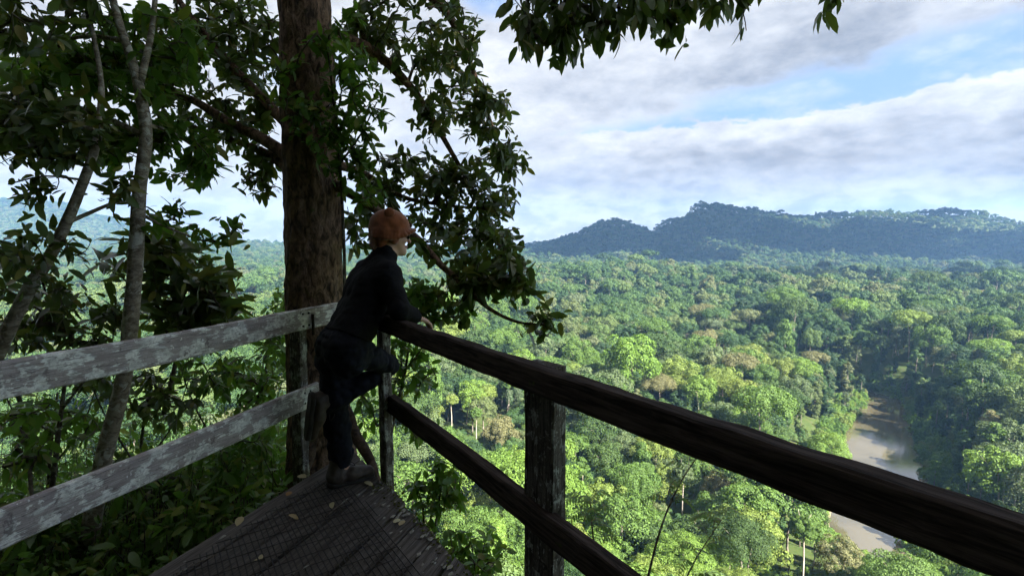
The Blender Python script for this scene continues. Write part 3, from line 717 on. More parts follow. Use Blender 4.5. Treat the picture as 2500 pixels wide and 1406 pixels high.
# ------------------------------------------------------------------ air
def build_haze():
    x0, x1, y0, y1, z0, z1 = -5900, 5900, -5900, 5900, -128, 420
    V = [(x0, y0, z0), (x1, y0, z0), (x1, y1, z0), (x0, y1, z0), (x0, y0, z1), (x1, y0, z1), (x1, y1, z1), (x0, y1, z1)]
    Fq = [(0, 3, 2, 1), (4, 5, 6, 7), (0, 1, 5, 4), (1, 2, 6, 5), (2, 3, 7, 6), (3, 0, 4, 7)]
    m, k, out = material('humid_air')
    v = k.n('ShaderNodeVolumePrincipled', ins={'Color': (0.28, 0.54, 1.0, 1), 'Density': 0.000095, 'Anisotropy': 0.2})
    k.put(out.inputs['Volume'], v.outputs[0])
    obj('haze', make_mesh('haze', V, [np.array(Fq)], m), kind='stuff')
build_haze()
def build_shade_cloud(name, cx, cy, cz, rx, ry, n, seed):
    """an unseen cloud bank, added off the frame to cast shade on the land"""
    g = np.random.default_rng(seed); mb = MB()
    th, ph = np.meshgrid(np.linspace(0, np.pi, 11), np.linspace(0, 2 * np.pi, 17)[:-1], indexing='ij')
    U = np.stack([np.sin(th) * np.cos(ph), np.sin(th) * np.sin(ph), np.cos(th)], -1).reshape(-1, 3)
    i = np.arange(10)[:, None] * 16; j = np.arange(16)[None]; j2 = (j + 1) % 16
    Fq = np.stack([i + j, i + 16 + j, i + 16 + j2, i + j2], -1).reshape(-1, 4)
    for q in range(n):
        a = g.uniform(0, 6.28); d = np.sqrt(g.random()); R_ = g.uniform(.16, .34) * min(rx, ry)
        c = np.array([cx + np.cos(a) * d * rx, cy + np.sin(a) * d * ry, cz + g.uniform(0, .2) * R_])
        mb.add(c + U * R_ * [1, 1, .6] * (1 + .22 * fbm(U * 2.2 + q, seed, 3))[:, None], Fq)
    obj(name, mb.mesh(name, M_SHADE_CLOUD, True), kind='structure')
M_SHADE_CLOUD = plain_material('cloud', (0.85, 0.86, 0.88), 1.0, 0.0)
def shaded(x, y, cz=2400):
    t = cz / SUN_DIR[2]; return x + SUN_DIR[0] * t, y + SUN_DIR[1] * t, cz
build_shade_cloud('cloud', *shaded(1600, 2250), 1900, 620, 88, 3)  # added out of view to shade the far mountain
build_shade_cloud('cloud', *shaded(900, 950), 420, 200, 30, 4)  # smaller one, added to darken the ground around the wooded ridge
#PART2
# ------------------------------------------------------------------ timber platform
def frame_matrix(p0, x, up=(0, 0, 1)):
    x = unit(np.asarray(x, float)); y = unit(np.cross(up, x)); z = np.cross(x, y)
    return Matrix(((x[0], y[0], z[0], p0[0]), (x[1], y[1], z[1], p0[1]), (x[2], y[2], z[2], p0[2]), (0, 0, 0, 1)))
def beam_mesh(name, L, w, h, mat, seed=0, warp=.004, chip=.006, segs=None, ch=.006, taper=0.0, ends=0.0, miter=0.0):
    """a sawn timber along local x, w across (y), h high (z), with worn edges"""
    segs = segs or max(4, int(L / .05)); xs = np.linspace(0, L, segs + 1)
    c = min(ch, w * .3, h * .3)
    prof = np.array([(-w / 2 + c, -h / 2), (w / 2 - c, -h / 2), (w / 2, -h / 2 + c), (w / 2, h / 2 - c), (w / 2 - c, h / 2), (-w / 2 + c, h / 2), (-w / 2, h / 2 - c), (-w / 2, -h / 2 + c)])
    V = np.zeros((segs + 1, 8, 3)); V[..., 0] = xs[:, None]; V[..., 1:] = prof[None] * (1 - taper * xs / L)[:, None, None]
    q = V.reshape(-1, 3)
    wob = np.stack([vnoise(np.stack([xs * 1.3, xs * 0, xs * 0 + 3.1 * d], -1), seed) for d in (1, 2)], -1) * warp
    V[..., 1:] += wob[:, None]
    n = np.stack([vnoise(q * [9, 40, 40] + 5.5 * d, seed + d) for d in (1, 2)], -1).reshape(segs + 1, 8, 2)
    V[..., 1:] -= np.sign(V[..., 1:]) * np.abs(n) * chip
    if ends: V[0, :, 0] += ends * n[0, :, 0]; V[-1, :, 0] += ends * n[-1, :, 0]
    V[-1, :, 0] += V[-1, :, 1] * miter
    i = np.arange(segs)[:, None] * 8; j = np.arange(8)[None]; j2 = (j + 1) % 8
    Fq = np.stack([i + j, i + 8 + j, i + 8 + j2, i + j2], -1).reshape(-1, 4)[:, ::-1]
    e0 = np.array([[0, 3, 4, 7], [0, 1, 2, 3], [4, 5, 6, 7]]); e1 = e0[:, ::-1] + segs * 8
    return make_mesh(name, V.reshape(-1, 3), [Fq, e0, e1], mat)
def beam(name, p0, p1, w, h, mat, parent, seed=0, up=(0, 0, 1), **kw):
    p0, p1 = np.asarray(p0, float), np.asarray(p1, float); L = np.linalg.norm(p1 - p0)
    return obj(name, beam_mesh(name, L, w, h, mat, seed, **kw), parent, frame_matrix(p0, p1 - p0, up))

RD = unit(np.array([0.575, -0.818, 0])); RN = np.array([-RD[1], RD[0], 0])        # dark rail: along it and outward
LD = unit(np.array([0.318, 0.948, 0])); LN = np.array([-LD[1], LD[0], 0])         # lichened rail: along it and outward
R0 = np.array([-0.762, 2.905, 0]); L0 = np.array([-1.30, 3.10, 0])
def build_railings():
    t = thing('wooden_railing', 'dark unlit wooden railing with thick beams that the person leans on', 'railing', tuple(R0))
    o = RN * .0
    beam('top_rail', R0 + RN * .03 - RD * .13 + [0, 0, .952], R0 + RN * .03 + RD * 3.6 + [0, 0, .948], .068, .100, M_WOOD_DARK, t, 3, warp=.006, chip=.007, ch=.008)
    beam('lower_rail', R0 + RN * .085 - RD * .05 + [0, 0, .462], R0 + RN * .085 + RD * 3.6 + [0, 0, .300], .060, .112, M_WOOD_DARK, t, 8, warp=.006, chip=.007, ch=.008)
    # posts stand outside the rails
    beam('post', R0 + RN * .055 - RD * .070 + [0, 0, -1.6], R0 + RN * .055 - RD * .070 + [0, 0, .894], .088, .062, M_WOOD_POST, t, 5, up=RN, chip=.008)
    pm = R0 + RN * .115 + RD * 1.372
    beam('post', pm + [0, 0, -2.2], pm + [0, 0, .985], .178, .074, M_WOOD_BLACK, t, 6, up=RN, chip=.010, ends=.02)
    o = [q for q in t.children if q.name.startswith('post')][-1]; me = o.data; me.materials.append(M_WOOD_POST)    # weathered end-on faces, lightened in colour as if lit from the valley
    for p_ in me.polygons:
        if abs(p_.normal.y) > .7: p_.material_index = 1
    beam('post_top', R0 + RN * .088 + RD * .02 + [0, 0, .90], R0 + RN * .088 + RD * .015 + [0, 0, 1.10], .05, .04, M_WOOD_POST, t, 12, up=RN)
    t = thing('wooden_railing', 'pale grey railing boards blotched with lichen in front of the big trunk', 'railing', tuple(L0))
    def lb(z0, z1, a0, a1): return L0 + LD * a0 + [0, 0, z0], L0 + LD * a1 + [0, 0, z1]
    p0, p1 = lb(.945, .945, -2.3, .62); beam('rail_board', p0 - LN * .03, p1 - LN * .03, .034, .133, M_WOOD_LICHEN, t, 21, warp=.007, chip=.005)
    p0, p1 = lb(.425, .468, -2.3, .10); beam('rail_board', p0 - LN * .03, p1 - LN * .03, .034, .140, M_WOOD_LICHEN, t, 27, warp=.007, chip=.005)
    p = L0 + LD * .01 + LN * .04
    beam('post', p + [-.01, 0, -1.0], p + [.012, 0, .98], .075, .085, M_WOOD_POST, t, 31, up=LN, chip=.008)
    p = L0 + LD * -2.0 + LN * .04
    beam('post', p + [0, 0, -1.0], p + [0, 0, 1.0], .085, .085, M_WOOD_POST, t, 33, up=LN, chip=.008)
    p = L0 + LD * .055 - LN * .058
    beam('cleat', p + [0, 0, .845], p + [0, 0, .975], .02, .022, M_WOOD_DARK, t, 35, up=LN)
build_railings()
def nails():
    mb = MB(); mb.add(*tube([(0, 0, -.004), (0, 0, .0025)], .0062, 8)); me = mb.mesh('nail', M_WIRE)
    rails = [o for o in COL.objects if o.name.startswith('wooden_railing') and o.type == 'EMPTY']
    for t, pts, nrm in ((rails[0], [R0 - RN * .005 + RD * a + [0, 0, z] for a in (1.33, 1.41) for z in (.925, .975)] + [R0 + RN * .055 + RD * (a + .01) + [0, 0, z - .0475 * a] for a in (1.33, 1.41) for z in (.445, .485)], -RN),
                        (rails[1], [L0 - LN * .0475 + LD * a + [0, 0, z] for a in (-.02, .03) for z in (.91, .985)] + [L0 - LN * .0475 + LD * a + [0, 0, z] for a in (-.03, .02) for z in (.435, .50)], -LN)):
        for p in pts:
            M = Vector(nrm).to_track_quat('Z', 'Y').to_matrix().to_4x4(); M.translation = Vector(p); obj('nail', me, t, M)
nails()

def build_deck():
    t = thing('viewing_deck', 'dark weathered plank deck with wire mesh nailed over it', 'deck', (-.6, 2.2, 0))
    pd = unit(np.array([.33, .94, 0])); pn = np.array([pd[1], -pd[0], 0])        # planks run out towards the corner
    A = np.array([-1.585, 2.03, 0])                                                # a point on the outer edge by the lichened rail
    edge = lambda c: (R0 - RN * .02)[None] if False else None
    w = .148
    for i in range(15):
        c = A + pn * (w * (i + .5))
        # far end: the mitred corner, then the slanting edge under the dark rail
        d = np.dot((R0 - RN * -.01) - c, RN[:3]) / np.dot(pd, RN)                 # distance along the plank to the rail line
        far = min(d, 1.47 + .22 * (i > 0)) + .012 * math.sin(i * 2.3) + .008 * math.sin(i * 5.1)
        p0 = c - pd * 3.4; p1 = c + pd * max(far, -3)
        if far < -2.6: continue
        dz = .004 * math.sin(i * 3.7); yl = -pn; mit = -np.dot(RN, yl) / np.dot(RN, pd) if d < 1.6 else .3
        beam('plank', p0 + [0, 0, -.0225 + dz], p1 + [0, 0, -.0225 + dz], w - .009, .045, M_PLANK, t, 40 + i, chip=.0035, warp=.003, ch=.005, segs=60, ends=.012, miter=mit)
    for q in (-1.6, -.3, .75):
        c = A + pd * q; beam('joist', c + [0, 0, -.11], c + pn * max(.5, 1.62 - .85 * max(q, -1)) + [0, 0, -.11], .07, .12, M_WOOD_DARK, t, 70)
    # welded wire mesh lying on the planks, a little buckled
    mb = MB()
    o = A + pn * .10 + pd * 1.35
    def zz(P): return .006 + .008 * (vnoise(P * [5, 5, 1], 9) + 1) * .5
    def inside(P): return np.dot(R0 - RN * .16 - P, RN) > 0 and np.dot(P - A, pn) > .10 and np.dot(P - A, pd) < .98
    def wires(c0, step, n, along, length, rad, dz):
        for k in range(n):
            P = c0 + step * k + along * np.linspace(-length, length, 110)[:, None]
            P = P + np.stack([vnoise(P * 3 + k, 4) * .004, vnoise(P * 3 + k + 9, 4) * .004, P[:, 0] * 0], -1)
            m = np.array([inside(p) for p in P]); P = P[m]
            if len(P) > 3: P = P[::2]; P[:, 2] = zz(P) + dz; mb.add(*tube(P, rad, 4))
    wires(A + RD * 1.0 + RN * 1.2, -RN * .026, 74, RD, 2.4, .0028, 0)
    wires(A - RD * .6, RD * .085, 32, RN, 2.2, .0019, .003)
    obj('wire_mesh', mb.mesh('wire_mesh', M_WIRE), t, kind='stuff')
    mb = MB(); g = np.random.default_rng(3)                                        # moss along the outer end grain
    for q in range(260):
        s = g.uniform(-.05, 1.5); c = R0 + RD * s - RN * g.uniform(-.03, .05) * (1 + (s < .2)); c[2] = .004
        r = g.uniform(.004, .014); V = c + unit(g.normal(size=(6, 3))) * r * [1, 1, .5]
        mb.add(V, np.array([[0, 1, 2], [0, 2, 3], [0, 3, 4], [1, 2, 5], [2, 3, 5], [3, 4, 5]]))
    obj('moss', mb.mesh('moss', M_MOSS), t, kind='stuff')
    mb = MB()                                                                       # flakes of pale lichen along the outer edge
    for q in range(105):
        s = g.uniform(.05, 1.5); c = R0 + RD * s - RN * (.02 + .16 * g.random() ** 1.6); c[2] = .0075
        if q > 85: c = A + pd * g.uniform(-1, 1.3) + pn * (.01 + .25 * g.random() ** 2); c[2] = .0075
        a = np.linspace(0, 2 * np.pi, 9)[:-1]; r = g.uniform(.003, .013) * (1 + .45 * g.normal(size=8) * .6)
        V = np.vstack([c + pd * (np.cos(a) * r * 1.5)[:, None] + pn * (np.sin(a) * r * .8)[:, None], c + [0, 0, .002]])
        mb.add(V, np.stack([np.arange(8), (np.arange(8) + 1) % 8, np.full(8, 8)], -1)[:, ::-1])
    obj('lichen', mb.mesh('lichen', M_LICHEN), t, kind='stuff')
build_deck()

# ------------------------------------------------------------------ plants near the platform
LEAF_T = np.array([0, .28, .62, 1.0]); LEAF_W = np.array([0, .86, .80, 0])
def leaves(P, D, N, L, ratio=.42, fold=.18, droop=.22):
    """many leaves in one array: base P, direction D, face normal N, length L"""
    n = len(P); D = unit(D); W = unit(np.cross(N, D)); N = np.cross(D, W); L = np.asarray(L)[:, None]; hw = L * ratio * .5
    rat = np.broadcast_to(np.asarray(droop), (n,))[:, None]
    def pt(t, w, s): return P + D * L * t - N * L * rat * t * t + W * hw * w * s + N * hw * fold * w * abs(s)
    st = [(.16, .70), (.45, 1.0), (.78, .72)]
    V = np.stack([P] + [pt(q, w, sg) for q, w in st for sg in (-1, 0, 1)] + [pt(1, 0, 0)], 1).reshape(-1, 3)
    b = np.arange(n)[:, None] * 11
    tri = np.concatenate([b + np.array([f]) for f in ([0, 2, 1], [0, 3, 2], [7, 8, 10], [8, 9, 10])])
    quad = np.concatenate([b + np.array([f]) for f in ([1, 2, 5, 4], [2, 3, 6, 5], [4, 5, 8, 7], [5, 6, 9, 8])])
    return V, tri, quad
LEAF_PROTO = {}
def leaf_proto(ratio, mat, fold=.18):
    key = (round(ratio, 2), mat.name)
    if key not in LEAF_PROTO:
        out = []
        for dr in (.10, .26, .42):
            V, t3, q4 = leaves(np.zeros((1, 3)), np.array([[1., 0, 0]]), np.array([[0, 0, 1.]]), np.ones(1), ratio, fold, dr)
            out.append(make_mesh('leaf', V, [t3, q4], mat, True))
        LEAF_PROTO[key] = out
    return LEAF_PROTO[key]
def grow(mains, C, sag=.05, g=rng):
    """joins every cluster centre to the nearest wood: returns twig curves, radii and the outgoing direction at each cluster"""
    base = np.concatenate([np.asarray(m)[:, :3] for m in mains]); nb = len(base)
    C = np.asarray(C); n = len(C)
    par = np.full(n, -1); dist = np.full(n, 1e9); src = np.zeros(n, int)
    d = np.linalg.norm(C[:, None] - base[None], axis=-1) * 1.0
    src = d.argmin(1); dist = d.min(1)
    done = np.zeros(n, bool); order = []; allp = np.vstack([base, C])
    for _ in range(n):
        i = int(np.argmin(np.where(done, 1e9, dist))); done[i] = True; order.append(i); par[i] = src[i]
        dd = np.linalg.norm(C - C[i], axis=1) * 1.08
        m = (dd < dist) & ~done; dist[m] = dd[m]; src[m] = nb + i
    cnt = np.ones(n)
    for i in reversed(order):
        if par[i] >= nb: cnt[par[i] - nb] += cnt[i]
    tw, dirs = [], np.zeros((n, 3))
    for i in order:
        a = allp[par[i]]; b = C[i]; L = np.linalg.norm(b - a)
        mid = lerp(a, b, .5) + g.normal(0, .06, 3) * L + [0, 0, sag * L]
        P = curve([a, mid, b], 5 if L > .15 else 3); tw.append((P, cnt[i])); dirs[i] = unit(P[-1] - P[-2])
    return tw, dirs
def clusters(regions, g):
    out = []
    for (cx, cy, rx, ry, n, y0, y1) in regions:
        a = g.uniform(0, 2 * np.pi, n); q = np.sqrt(g.random(n)); Y = g.uniform(y0, y1, n)
        out += [at(cx + rx * q[i] * np.cos(a[i]), cy + ry * q[i] * np.sin(a[i]), Y[i]) for i in range(n)]
    return np.array(out)
def plant(name, label, cat, trunks, branches, regions, leaf=.12, per=8, ratio=.42, mat=None, bark=None, parts=200, group=None, seed=1,
          droop_dir=-.25, up_n=.8, twig_r=.0022, spread=1.0, extra=None, dead=0.0, twigmat=None, base=None):
    g = np.random.default_rng(seed)
    mat = mat or M_LEAF_DARK; bark = bark or M_BARK_BRANCH
    first = np.asarray((trunks or branches)[0], float)
    t = thing(name, label, cat, tuple(first[0, :3] if base is None else base), group)
    mains = []
    def wood(nm, pts, sides, bumpy):
        c = curve(pts, max(6, int(np.linalg.norm(np.diff(np.asarray(pts)[:, :3], axis=0), axis=1).sum() / .06)))
        bf = (lambda V: bumpy * fbm(V * [14, 14, 5], seed, 3)) if bumpy else None
        mb = MB(); mb.add(*tube(c[:, :3], c[:, 3], sides, bf)); obj(nm, mb.mesh(nm, bark, True), t); mains.append(c[:: 2])
    for p in trunks: wood('trunk', p, 18, .10)
    for p in branches: wood('branch', p, 9, .10)
    C = clusters(regions, g) if len(regions) else np.zeros((0, 3))
    if extra is not None: C = np.vstack([C, extra])
    tw, dirs = grow(mains, C, .05, g)
    mb = MB()
    for P, c in tw:
        r = twig_r * (0.7 + .75 * c ** .5); mb.add(*tube(P, np.linspace(r * 1.1, r * .8, len(P)), 4 if r < .004 else 6, None, False))
    obj('twigs', mb.mesh('twigs', twigmat or M_TWIG, True), t, kind='stuff')
    # leaves sit round the end of each twig
    n = len(C) * per; ci = np.repeat(np.arange(len(C)), per); d = dirs[ci]
    rnd = unit(g.normal(size=(n, 3)))
    D = unit(d * .55 + rnd * .8 * spread + [0, 0, droop_dir])
    P = C[ci] - d * g.uniform(0, 2.0, n)[:, None] * leaf + rnd * leaf * .10
    N = unit(np.array([0, 0, up_n]) + g.normal(0, .5, (n, 3)))
    L = leaf * g.uniform(.40, 1.25, n); dr = g.uniform(.02, .45, n)
    px, py, dep = project(P + D * L[:, None] * .5)
    big = np.where((px > -20) & (px < 2520) & (py > -20) & (py < 1426), L / dep * np.linalg.norm(np.cross(D, [0, 1, 0]), axis=1), 0)
    order = np.argsort(-big)[:parts]; single = np.zeros(n, bool); single[order] = big[order] > 0
    r_ = ~single
    V, t3, q4 = leaves(P[r_], D[r_], N[r_], L[r_], ratio, .18, dr[r_])
    if r_.any(): obj('foliage', make_mesh('foliage', V, [t3, q4], mat, True), t, kind='stuff')
    pr = leaf_proto(ratio, mat); src = [None] * 3
    for q in np.flatnonzero(single):
        v = int(min(2, dr[q] / .15)); W = unit(np.cross(N[q], D[q])); Z = np.cross(D[q], W); l = L[q]
        if src[v] is None: src[v] = o = bpy.data.objects.new('leaf', pr[v])
        else: o = src[v].copy()
        link(o, t, Matrix(((D[q][0] * l, W[0] * l, Z[0] * l, P[q][0]), (D[q][1] * l, W[1] * l, Z[1] * l, P[q][1]), (D[q][2] * l, W[2] * l, Z[2] * l, P[q][2]), (0, 0, 0, 1))))
    return t
def pl(*pts):
    """polyline from photo points at given depths: (px, py, Y, radius)"""
    return [(*at(a, b, Y), r) for a, b, Y, r in pts]

def big_tree():
    Y = 3.95
    g = np.random.default_rng(5)
    trunk = [(*(at(790, 1250, Y)), .30), *pl((787, 1110, Y, .255), (780, 1000, Y, .225), (772, 850, Y, .212), (767, 700, Y, .203), (765, 560, Y, .202), (760, 400, Y, .198), (752, 200, Y, .190), (743, 0, Y, .178))]
    top = np.array(trunk[-1]); trunk += [(top[0] - .08, top[1] + .1, top[2] + 1.5, .18), (top[0] - .1, top[1] + .3, top[2] + 4.0, .15)]
    br = [pl((800, 440, 3.95, .05), (850, 470, 3.85, .034), (930, 520, 3.8, .030), (1010, 575, 3.7, .028), (1070, 640, 3.6, .025), (1125, 690, 3.5, .021), (1190, 750, 3.4, .014), (1260, 785, 3.35, .010), (1330, 793, 3.3, .006)),
          pl((790, 90, 4.0, .06), (900, 120, 4.3, .045), (1000, 210, 4.5, .034), (1060, 300, 4.6, .026), (1130, 420, 4.6, .018), (1210, 560, 4.5, .010)),
          pl((780, -80, 4.1, .06), (950, -60, 4.4, .05), (1080, 20, 4.7, .034), (1150, 160, 4.8, .022), (1210, 330, 4.8, .014), (1255, 400, 4.8, .008)),
          pl((820, 400, 4.1, .04), (900, 430, 4.3, .026), (980, 480, 4.4, .020), (1080, 500, 4.4, .014), (1180, 510, 4.4, .007)),
          pl((720, 395, 4.0, .055), (650, 345, 4.1, .045), (560, 300, 4.2, .038), (480, 250, 4.3, .032), (400, 215, 4.4, .026), (300, 130, 4.6, .016)),
          pl((720, 420, 4.0, .05), (640, 370, 4.2, .034), (560, 340, 4.5, .026), (440, 300, 4.8, .016)),
          pl((720, 320, 4.0, .05), (600, 200, 4.4, .04), (480, 60, 4.8, .03), (380, -80, 5.0, .02)),
          pl((740, -200, 4.0, .07), (900, -420, 4.2, .05), (1050, -560, 4.2, .03)),
          pl((735, -260, 4.0, .07), (550, -420, 4.0, .05), (350, -500, 3.8, .03))]
    reg = [(1010, 60, 165, 120, 118, 4.2, 5.4), (1090, 220, 95, 110, 87, 4.2, 5.2), (1195, 320, 62, 115, 61, 4.4, 5.0), (1252, 395, 42, 38, 23, 4.6, 4.9),
           (1000, 420, 140, 50, 65, 4.1, 4.8), (1125, 500, 135, 85, 110, 4.1, 4.8), (1150, 595, 115, 60, 84, 3.6, 4.5), (905, 530, 70, 75, 42, 4.0, 4.5),
           (1215, 665, 100, 45, 49, 3.4, 3.9), (1130, 705, 50, 40, 17, 3.4, 3.7), (1265, 700, 50, 30, 15, 3.3, 3.5), (1325, 775, 32, 18, 10, 3.25, 3.35), (1090, 770, 30, 25, 6, 3.4, 3.5),
           (905, 70, 60, 70, 38, 4.2, 4.8), (960, -180, 330, 130, 152, 4.0, 5.4),
           (610, 120, 75, 130, 80, 4.2, 5.2), (500, 90, 130, 110, 114, 4.4, 5.6), (600, 300, 85, 60, 49, 4.1, 4.8), (640, 425, 52, 50, 32, 4.1, 4.4), (470, 270, 110, 60, 49, 4.3, 5.0), (520, -160, 260, 120, 114, 4, 5.4)]
    t = plant('rainforest_tree', 'big straight rough-barked trunk behind the person, carrying dark glossy leaves', 'tree', [trunk], br, reg, .108, 7, .44, M_LEAF_DARK, M_BARK_BIG, 300, seed=11, twig_r=.0026)
    # finer bark on the trunk: plates and fissures as relief
    for o in list(t.children):
        if o.name.startswith('trunk'):
            c = curve(trunk, 260)
            def bf(V):
                q = V * [19, 19, 8.5]; a = fbm(q, 71, 4); rdg = 1 - np.abs(fbm(V * [12, 12, 5.0] + 4 + .3 * a[:, None], 77, 3)) * 2.6
                return .06 * a + .05 * np.clip(rdg, -.5, 1) + .05 * fbm(V * 2.0, 5, 2)
            V, Fq, tr = tube(c[:, :3], c[:, 3], 150, bf); me = make_mesh('trunk', V, [Fq, tr], M_BARK_BIG, True); o.data = me
    for pts, sd in ((((805, 960, 3.85, .06), (845, 1010, 3.72, .05), (872, 1070, 3.6, .040), (905, 1125, 3.5, .034), (925, 1190, 3.42, .022)), 1), (((770, 990, 3.85, .08), (755, 1080, 3.72, .07), (735, 1160, 3.6, .05)), 2)):
        c = curve(pl(*pts), 30); mb = MB(); mb.add(*tube(c[:, :3], c[:, 3], 16, lambda V: .22 * fbm(V * 9, sd, 3))); obj('root', mb.mesh('root', M_BARK_ROOT, True), t)
big_tree()

def thin_trees():
    A = pl((215, 1330, 3.2, 0.0558), (250, 1130, 3.2, 0.0495), (300, 935, 3.2, 0.0441), (318, 790, 3.2, 0.0432), (332, 620, 3.2, 0.0414), (340, 470, 3.2, 0.0378), (356, 330, 3.2, 0.0342), (342, 230, 3.2, 0.0306), (325, 160, 3.2, 0.0252), (295, 70, 3.2, 0.0216), (270, -20, 3.25, 0.0198), (220, -220, 3.4, 0.0162), (200, -420, 3.6, 0.0108))
    brA = [pl((342, 200, 3.2, .022), (362, 120, 3.25, .018), (375, 40, 3.3, .016), (385, -90, 3.4, .012)),
           pl((350, 330, 3.2, .018), (260, 290, 3.3, .020), (120, 240, 3.4, .018), (0, 215, 3.5, .016), (-120, 200, 3.6, .012)),
           pl((338, 520, 3.2, .012), (420, 560, 3.3, .008), (520, 590, 3.4, .006), (590, 550, 3.45, .003)),
           pl((345, 300, 3.2, .014), (430, 330, 3.6, .012), (520, 390, 3.9, .008)),
           pl((300, 100, 3.2, .016), (200, 90, 3.3, .012), (60, 130, 3.3, .008))]
    reg = [(330, 140, 170, 120, 200, 3.3, 4.6), (170, 170, 150, 60, 110, 3.3, 4.4), (470, 420, 70, 48, 30, 3.5, 4.0), (420, 330, 110, 45, 44, 3.4, 4.2), (540, 570, 60, 22, 8, 3.35, 3.5), (300, 360, 120, 40, 40, 3.3, 3.9), (440, 530, 50, 25, 8, 3.3, 3.4), (260, -170, 300, 130, 140, 3.2, 4.6)]
    plant('slim_tree', 'slim upright mottled trunk rising behind the pale railing, thick leaf canopy above', 'tree', [A], brA, reg, .100, 8, .44, M_LEAF_MID, M_BARK_THIN, 280, seed=12)
    B = pl((-60, 960, 3.0, 0.0420), (0, 850, 3.0, 0.0386), (60, 725, 3.0, 0.0353), (125, 620, 3.0, 0.0319), (185, 490, 3.0, 0.0277), (232, 360, 3.0, 0.0227), (247, 250, 3.05, 0.0168), (240, 150, 3.1, 0.0134), (200, -40, 3.2, 0.0101))
    brB = [pl((150, 550, 3.0, .014), (230, 515, 3.1, .011), (280, 495, 3.15, .009), (330, 490, 3.2, .005)), pl((238, 320, 3.0, .014), (150, 300, 3.0, .011), (40, 310, 3.0, .008)), pl((100, 670, 3.0, .012), (40, 620, 2.95, .008), (-40, 590, 2.9, .006)), pl((205, 440, 3, .008), (110, 430, 3, .005), (20, 450, 3, .004))]
    reg = [(130, 330, 170, 85, 148, 2.8, 3.8), (60, 260, 110, 70, 68, 2.8, 3.6), (60, 70, 120, 80, 32, 2.6, 3.2), (200, 30, 70, 60, 18, 2.8, 3.4), (75, 470, 75, 22, 10, 2.9, 3.1), (50, 620, 85, 50, 22, 2.7, 3.2), (190, 610, 45, 35, 8, 2.9, 3.2), (60, 690, 100, 50, 15, 2.8, 3.4), (300, 440, 50, 40, 10, 3.0, 3.3), (60, -150, 240, 120, 80, 2.6, 3.6)]
    plant('slim_tree', 'slim leaning trunk with pale bark bands, bent to the side of the upright slim trunk', 'tree', [B], brB, reg, .095, 7, .40, M_LEAF_DARK, M_BARK_THIN, 260, seed=13)
thin_trees()

def climber():
    c = [pl((905, 1000, 3.75, .012), (850, 880, 3.68, .012), (840, 600, 3.66, .011), (830, 400, 3.66, .010), (815, 250, 3.66, .009), (800, 120, 3.66, .006)),
         pl((830, 400, 3.66, .008), (880, 330, 3.6, .006), (920, 250, 3.6, .004)), pl((815, 250, 3.66, .007), (760, 290, 3.66, .005), (710, 330, 3.66, .004))]
    reg = [(865, 250, 95, 140, 60, 3.45, 3.85), (830, 350, 75, 80, 30, 3.5, 3.75), (890, 440, 48, 55, 13, 3.55, 3.75), (760, 290, 65, 60, 17, 3.5, 3.66), (765, 105, 50, 30, 4, 3.55, 3.7), (860, 80, 60, 60, 12, 3.6, 3.9), (700, 190, 40, 90, 12, 3.6, 3.9)]
    plant('climbing_vine', 'fresh green climber with small pointed leaves wrapped round the big trunk', 'climber', [], c, reg, .085, 9, .40, M_LEAF_MID, M_BARK_BRANCH, 200, seed=14, droop_dir=.05)
climber()

